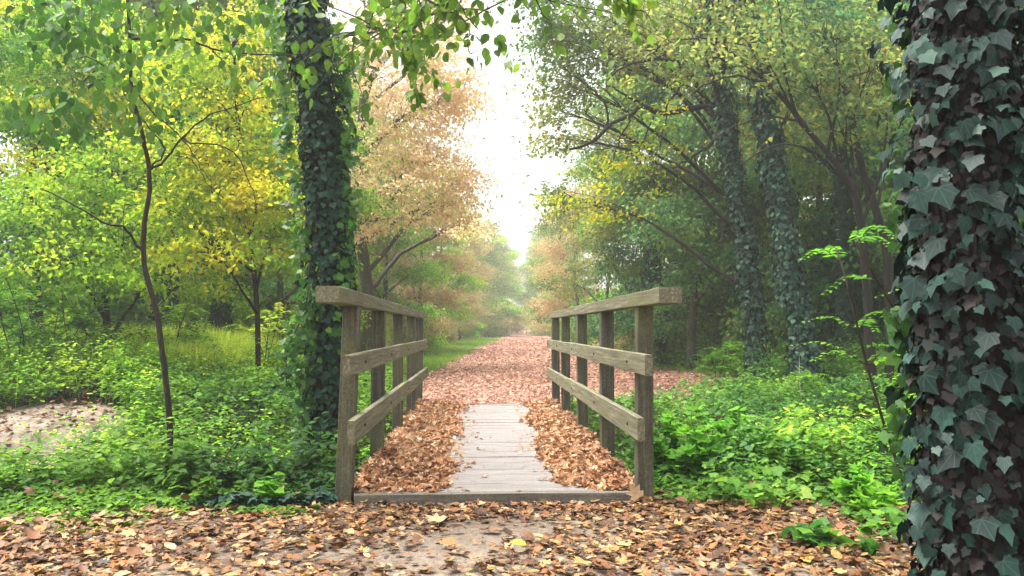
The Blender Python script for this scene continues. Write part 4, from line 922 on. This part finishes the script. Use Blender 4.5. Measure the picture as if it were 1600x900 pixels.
for q, (k, x, Y, s_, lab) in enumerate(BSH):
    c = BP[k] if not bu[k] else copy_tree(BP[k]); bu[k] = 1
    c.location = (x, Y, float(H(x, Y)) - .05); c.rotation_euler = (0, 0, q * 1.3); c.scale = (s_,) * 3; c['label'] = lab; c['group'] = 'bushes at the wood edge'
for q in range(9):
    c = copy_tree(BP[q % 2 * 2]); Y = 78 + q * 1.5; x = (.0 + q * 1.0) if q < 4 else (7.2 + (q - 4) * 1.2); c.location = (x, Y, float(H(x, Y)) - .05); c.rotation_euler = (0, 0, q * 1.1); c.scale = (1.5 + .2 * (q % 3),) * 3
    c['label'] = 'one of the faint bushes across the misty end of the path'; c['group'] = 'faint bushes at the far end of the path'
for q in range(26):
    sd_ = -1 if q % 2 else 1; Y = 22 + q * 1.6; x = (-(6 + rgW.uniform(0, .4) * Y)) if sd_ < 0 else 8 + .05 * Y + rgW.uniform(0, .45) * Y
    c = copy_tree(BP[q % 3]); c.location = (x, Y, float(H(x, Y)) - .05); c.rotation_euler = (0, 0, rgW.uniform(0, 6)); c.scale = (rgW.uniform(.9, 1.5),) * 3
    c['label'] = 'one of the undergrowth bushes deep in the wood, ' + ('left' if sd_ < 0 else 'right') + ' side'; c['group'] = 'undergrowth bushes deep in the wood'
for q, (kd, x, Y, s_, lab) in enumerate([(0, -3.6, 34, .8, 'pale green bush left of the far path, behind the verge'), (0, -4.2, 27, .75, 'low pale bush at the path side end of the meadow'), (2, -2.8, 48, .9, 'faded bush beside the far path, second of three in mist'), (0, -1.2, 62, 1.0, 'palest bush at the vanishing end of the path, left side'),
        (0, 8.4, 24, 1.0, 'lime bush in the gap left of the ivy pair'), (0, 10.8, 20, .8, 'bright low bush between the ivy pair and the leaning stem'), (0, 6.9, 30, 1.1, 'green bush under the dark tree by the far path'), (2, 9.6, 26, 1.0, 'brown tinted bush behind the ivy pair'), (0, 12.5, 22, 1.1, 'green bush left of the massive trunk, far back'), (0, -8.5, 15, .8, 'lime green bush left of the meadow, behind the sapling'), (0, -10.5, 13.5, .8, 'green bush far left behind the sandy slope'), (0, 5.4, 40, 1.0, 'misty green bush by the right side of the far path')]):
    c = copy_tree(BP[kd]); c.location = (x, Y, float(H(x, Y)) - .05); c.rotation_euler = (0, 0, q * 1.9); c.scale = (s_,) * 3; c['label'] = lab; c['group'] = 'bushes at the wood edge'
rgD = np.random.default_rng(5)
for q in range(14):
    sd_ = -1 if q % 2 else 1; Y = rgD.uniform(6, 11); x = sd_ * rgD.uniform(1.6, 4.5) + (.3 if sd_ > 0 else 0); z = float(H(x, Y)); l = rgD.uniform(.5, 1.0)
    a = rgD.normal(0, .35, 2) * l
    p = smooth_path([(x, Y, z), (x + a[0] * .4, Y + a[1] * .4, z + l * .6), (x + a[0] * 1.3, Y + a[1] * 1.3, z + l)], 12, .01, rgD)
    mb = MB().add(*tube(p, np.linspace(.005, .0015, 12), 5))
    for k in range(3):
        i = rgD.integers(4, 10); mb.add(*tube(smooth_path([p[i], p[i] + rgD.normal(0, .1, 3) + (0, 0, .1)], 6, .004, rgD), np.linspace(.003, .001, 6), 4))
    tag(mb.obj('dead_stem', M['dead']), 'thin pale dead stem sticking up out of the ' + ('left' if sd_ < 0 else 'right') + ' bank greenery', 'stem', 'dead stems in the bank greenery')
# sticks
for (pts, r_, lab) in [([(1055, 812), (1110, 800), (1170, 806), (1215, 800)], .012, 'dark fallen branch lying in the litter right of the bridge'), ([(330, 742), (360, 705), (375, 680)], .006, 'thin bare stick leaning in the left undergrowth'),
                       ([(352, 748), (380, 715), (392, 700)], .005, 'second thin stick crossing the leaning one in the left undergrowth')]:
    pp = []
    for k, (a, b) in enumerate(pts):
        p = P(a, b, 4.35 if r_ > .01 else 4.9); p[2] = max(p[2], float(H(p[0], p[1])) + .03); pp.append(p)
    tag(MB().add(*tube(smooth_path(pp, 14, .006), np.linspace(r_, r_ * .5, 14), 7, .1)).obj('stick', M['bark_g']), lab, 'stick')

# ------------------------------------------------------------------ haze
HZ = 0.0021
m, N, L = newmat('mist')
v = N.new('ShaderNodeVolumePrincipled'); v.inputs['Density'].default_value = HZ; v.inputs['Color'].default_value = (.97, .98, .98, 1); v.inputs['Anisotropy'].default_value = 0.4
o = N.new('ShaderNodeOutputMaterial'); L.new(v.outputs[0], o.inputs['Volume'])
x0, x1, y0, y1, z0, z1 = -440, 440, -80, 730, -4, 26
V = [(x, y, z) for z in (z0, z1) for y in (y0, y1) for x in (x0, x1)]
tag(MB().add(V, [(0, 2, 3, 1), (4, 5, 7, 6), (0, 1, 5, 4), (2, 6, 7, 3), (0, 4, 6, 2), (1, 3, 7, 5)]).obj('haze', m, smooth=False), 'thin pale mist filling the woodland ride', 'mist', None, 'stuff')
bpy.context.view_layer.update()
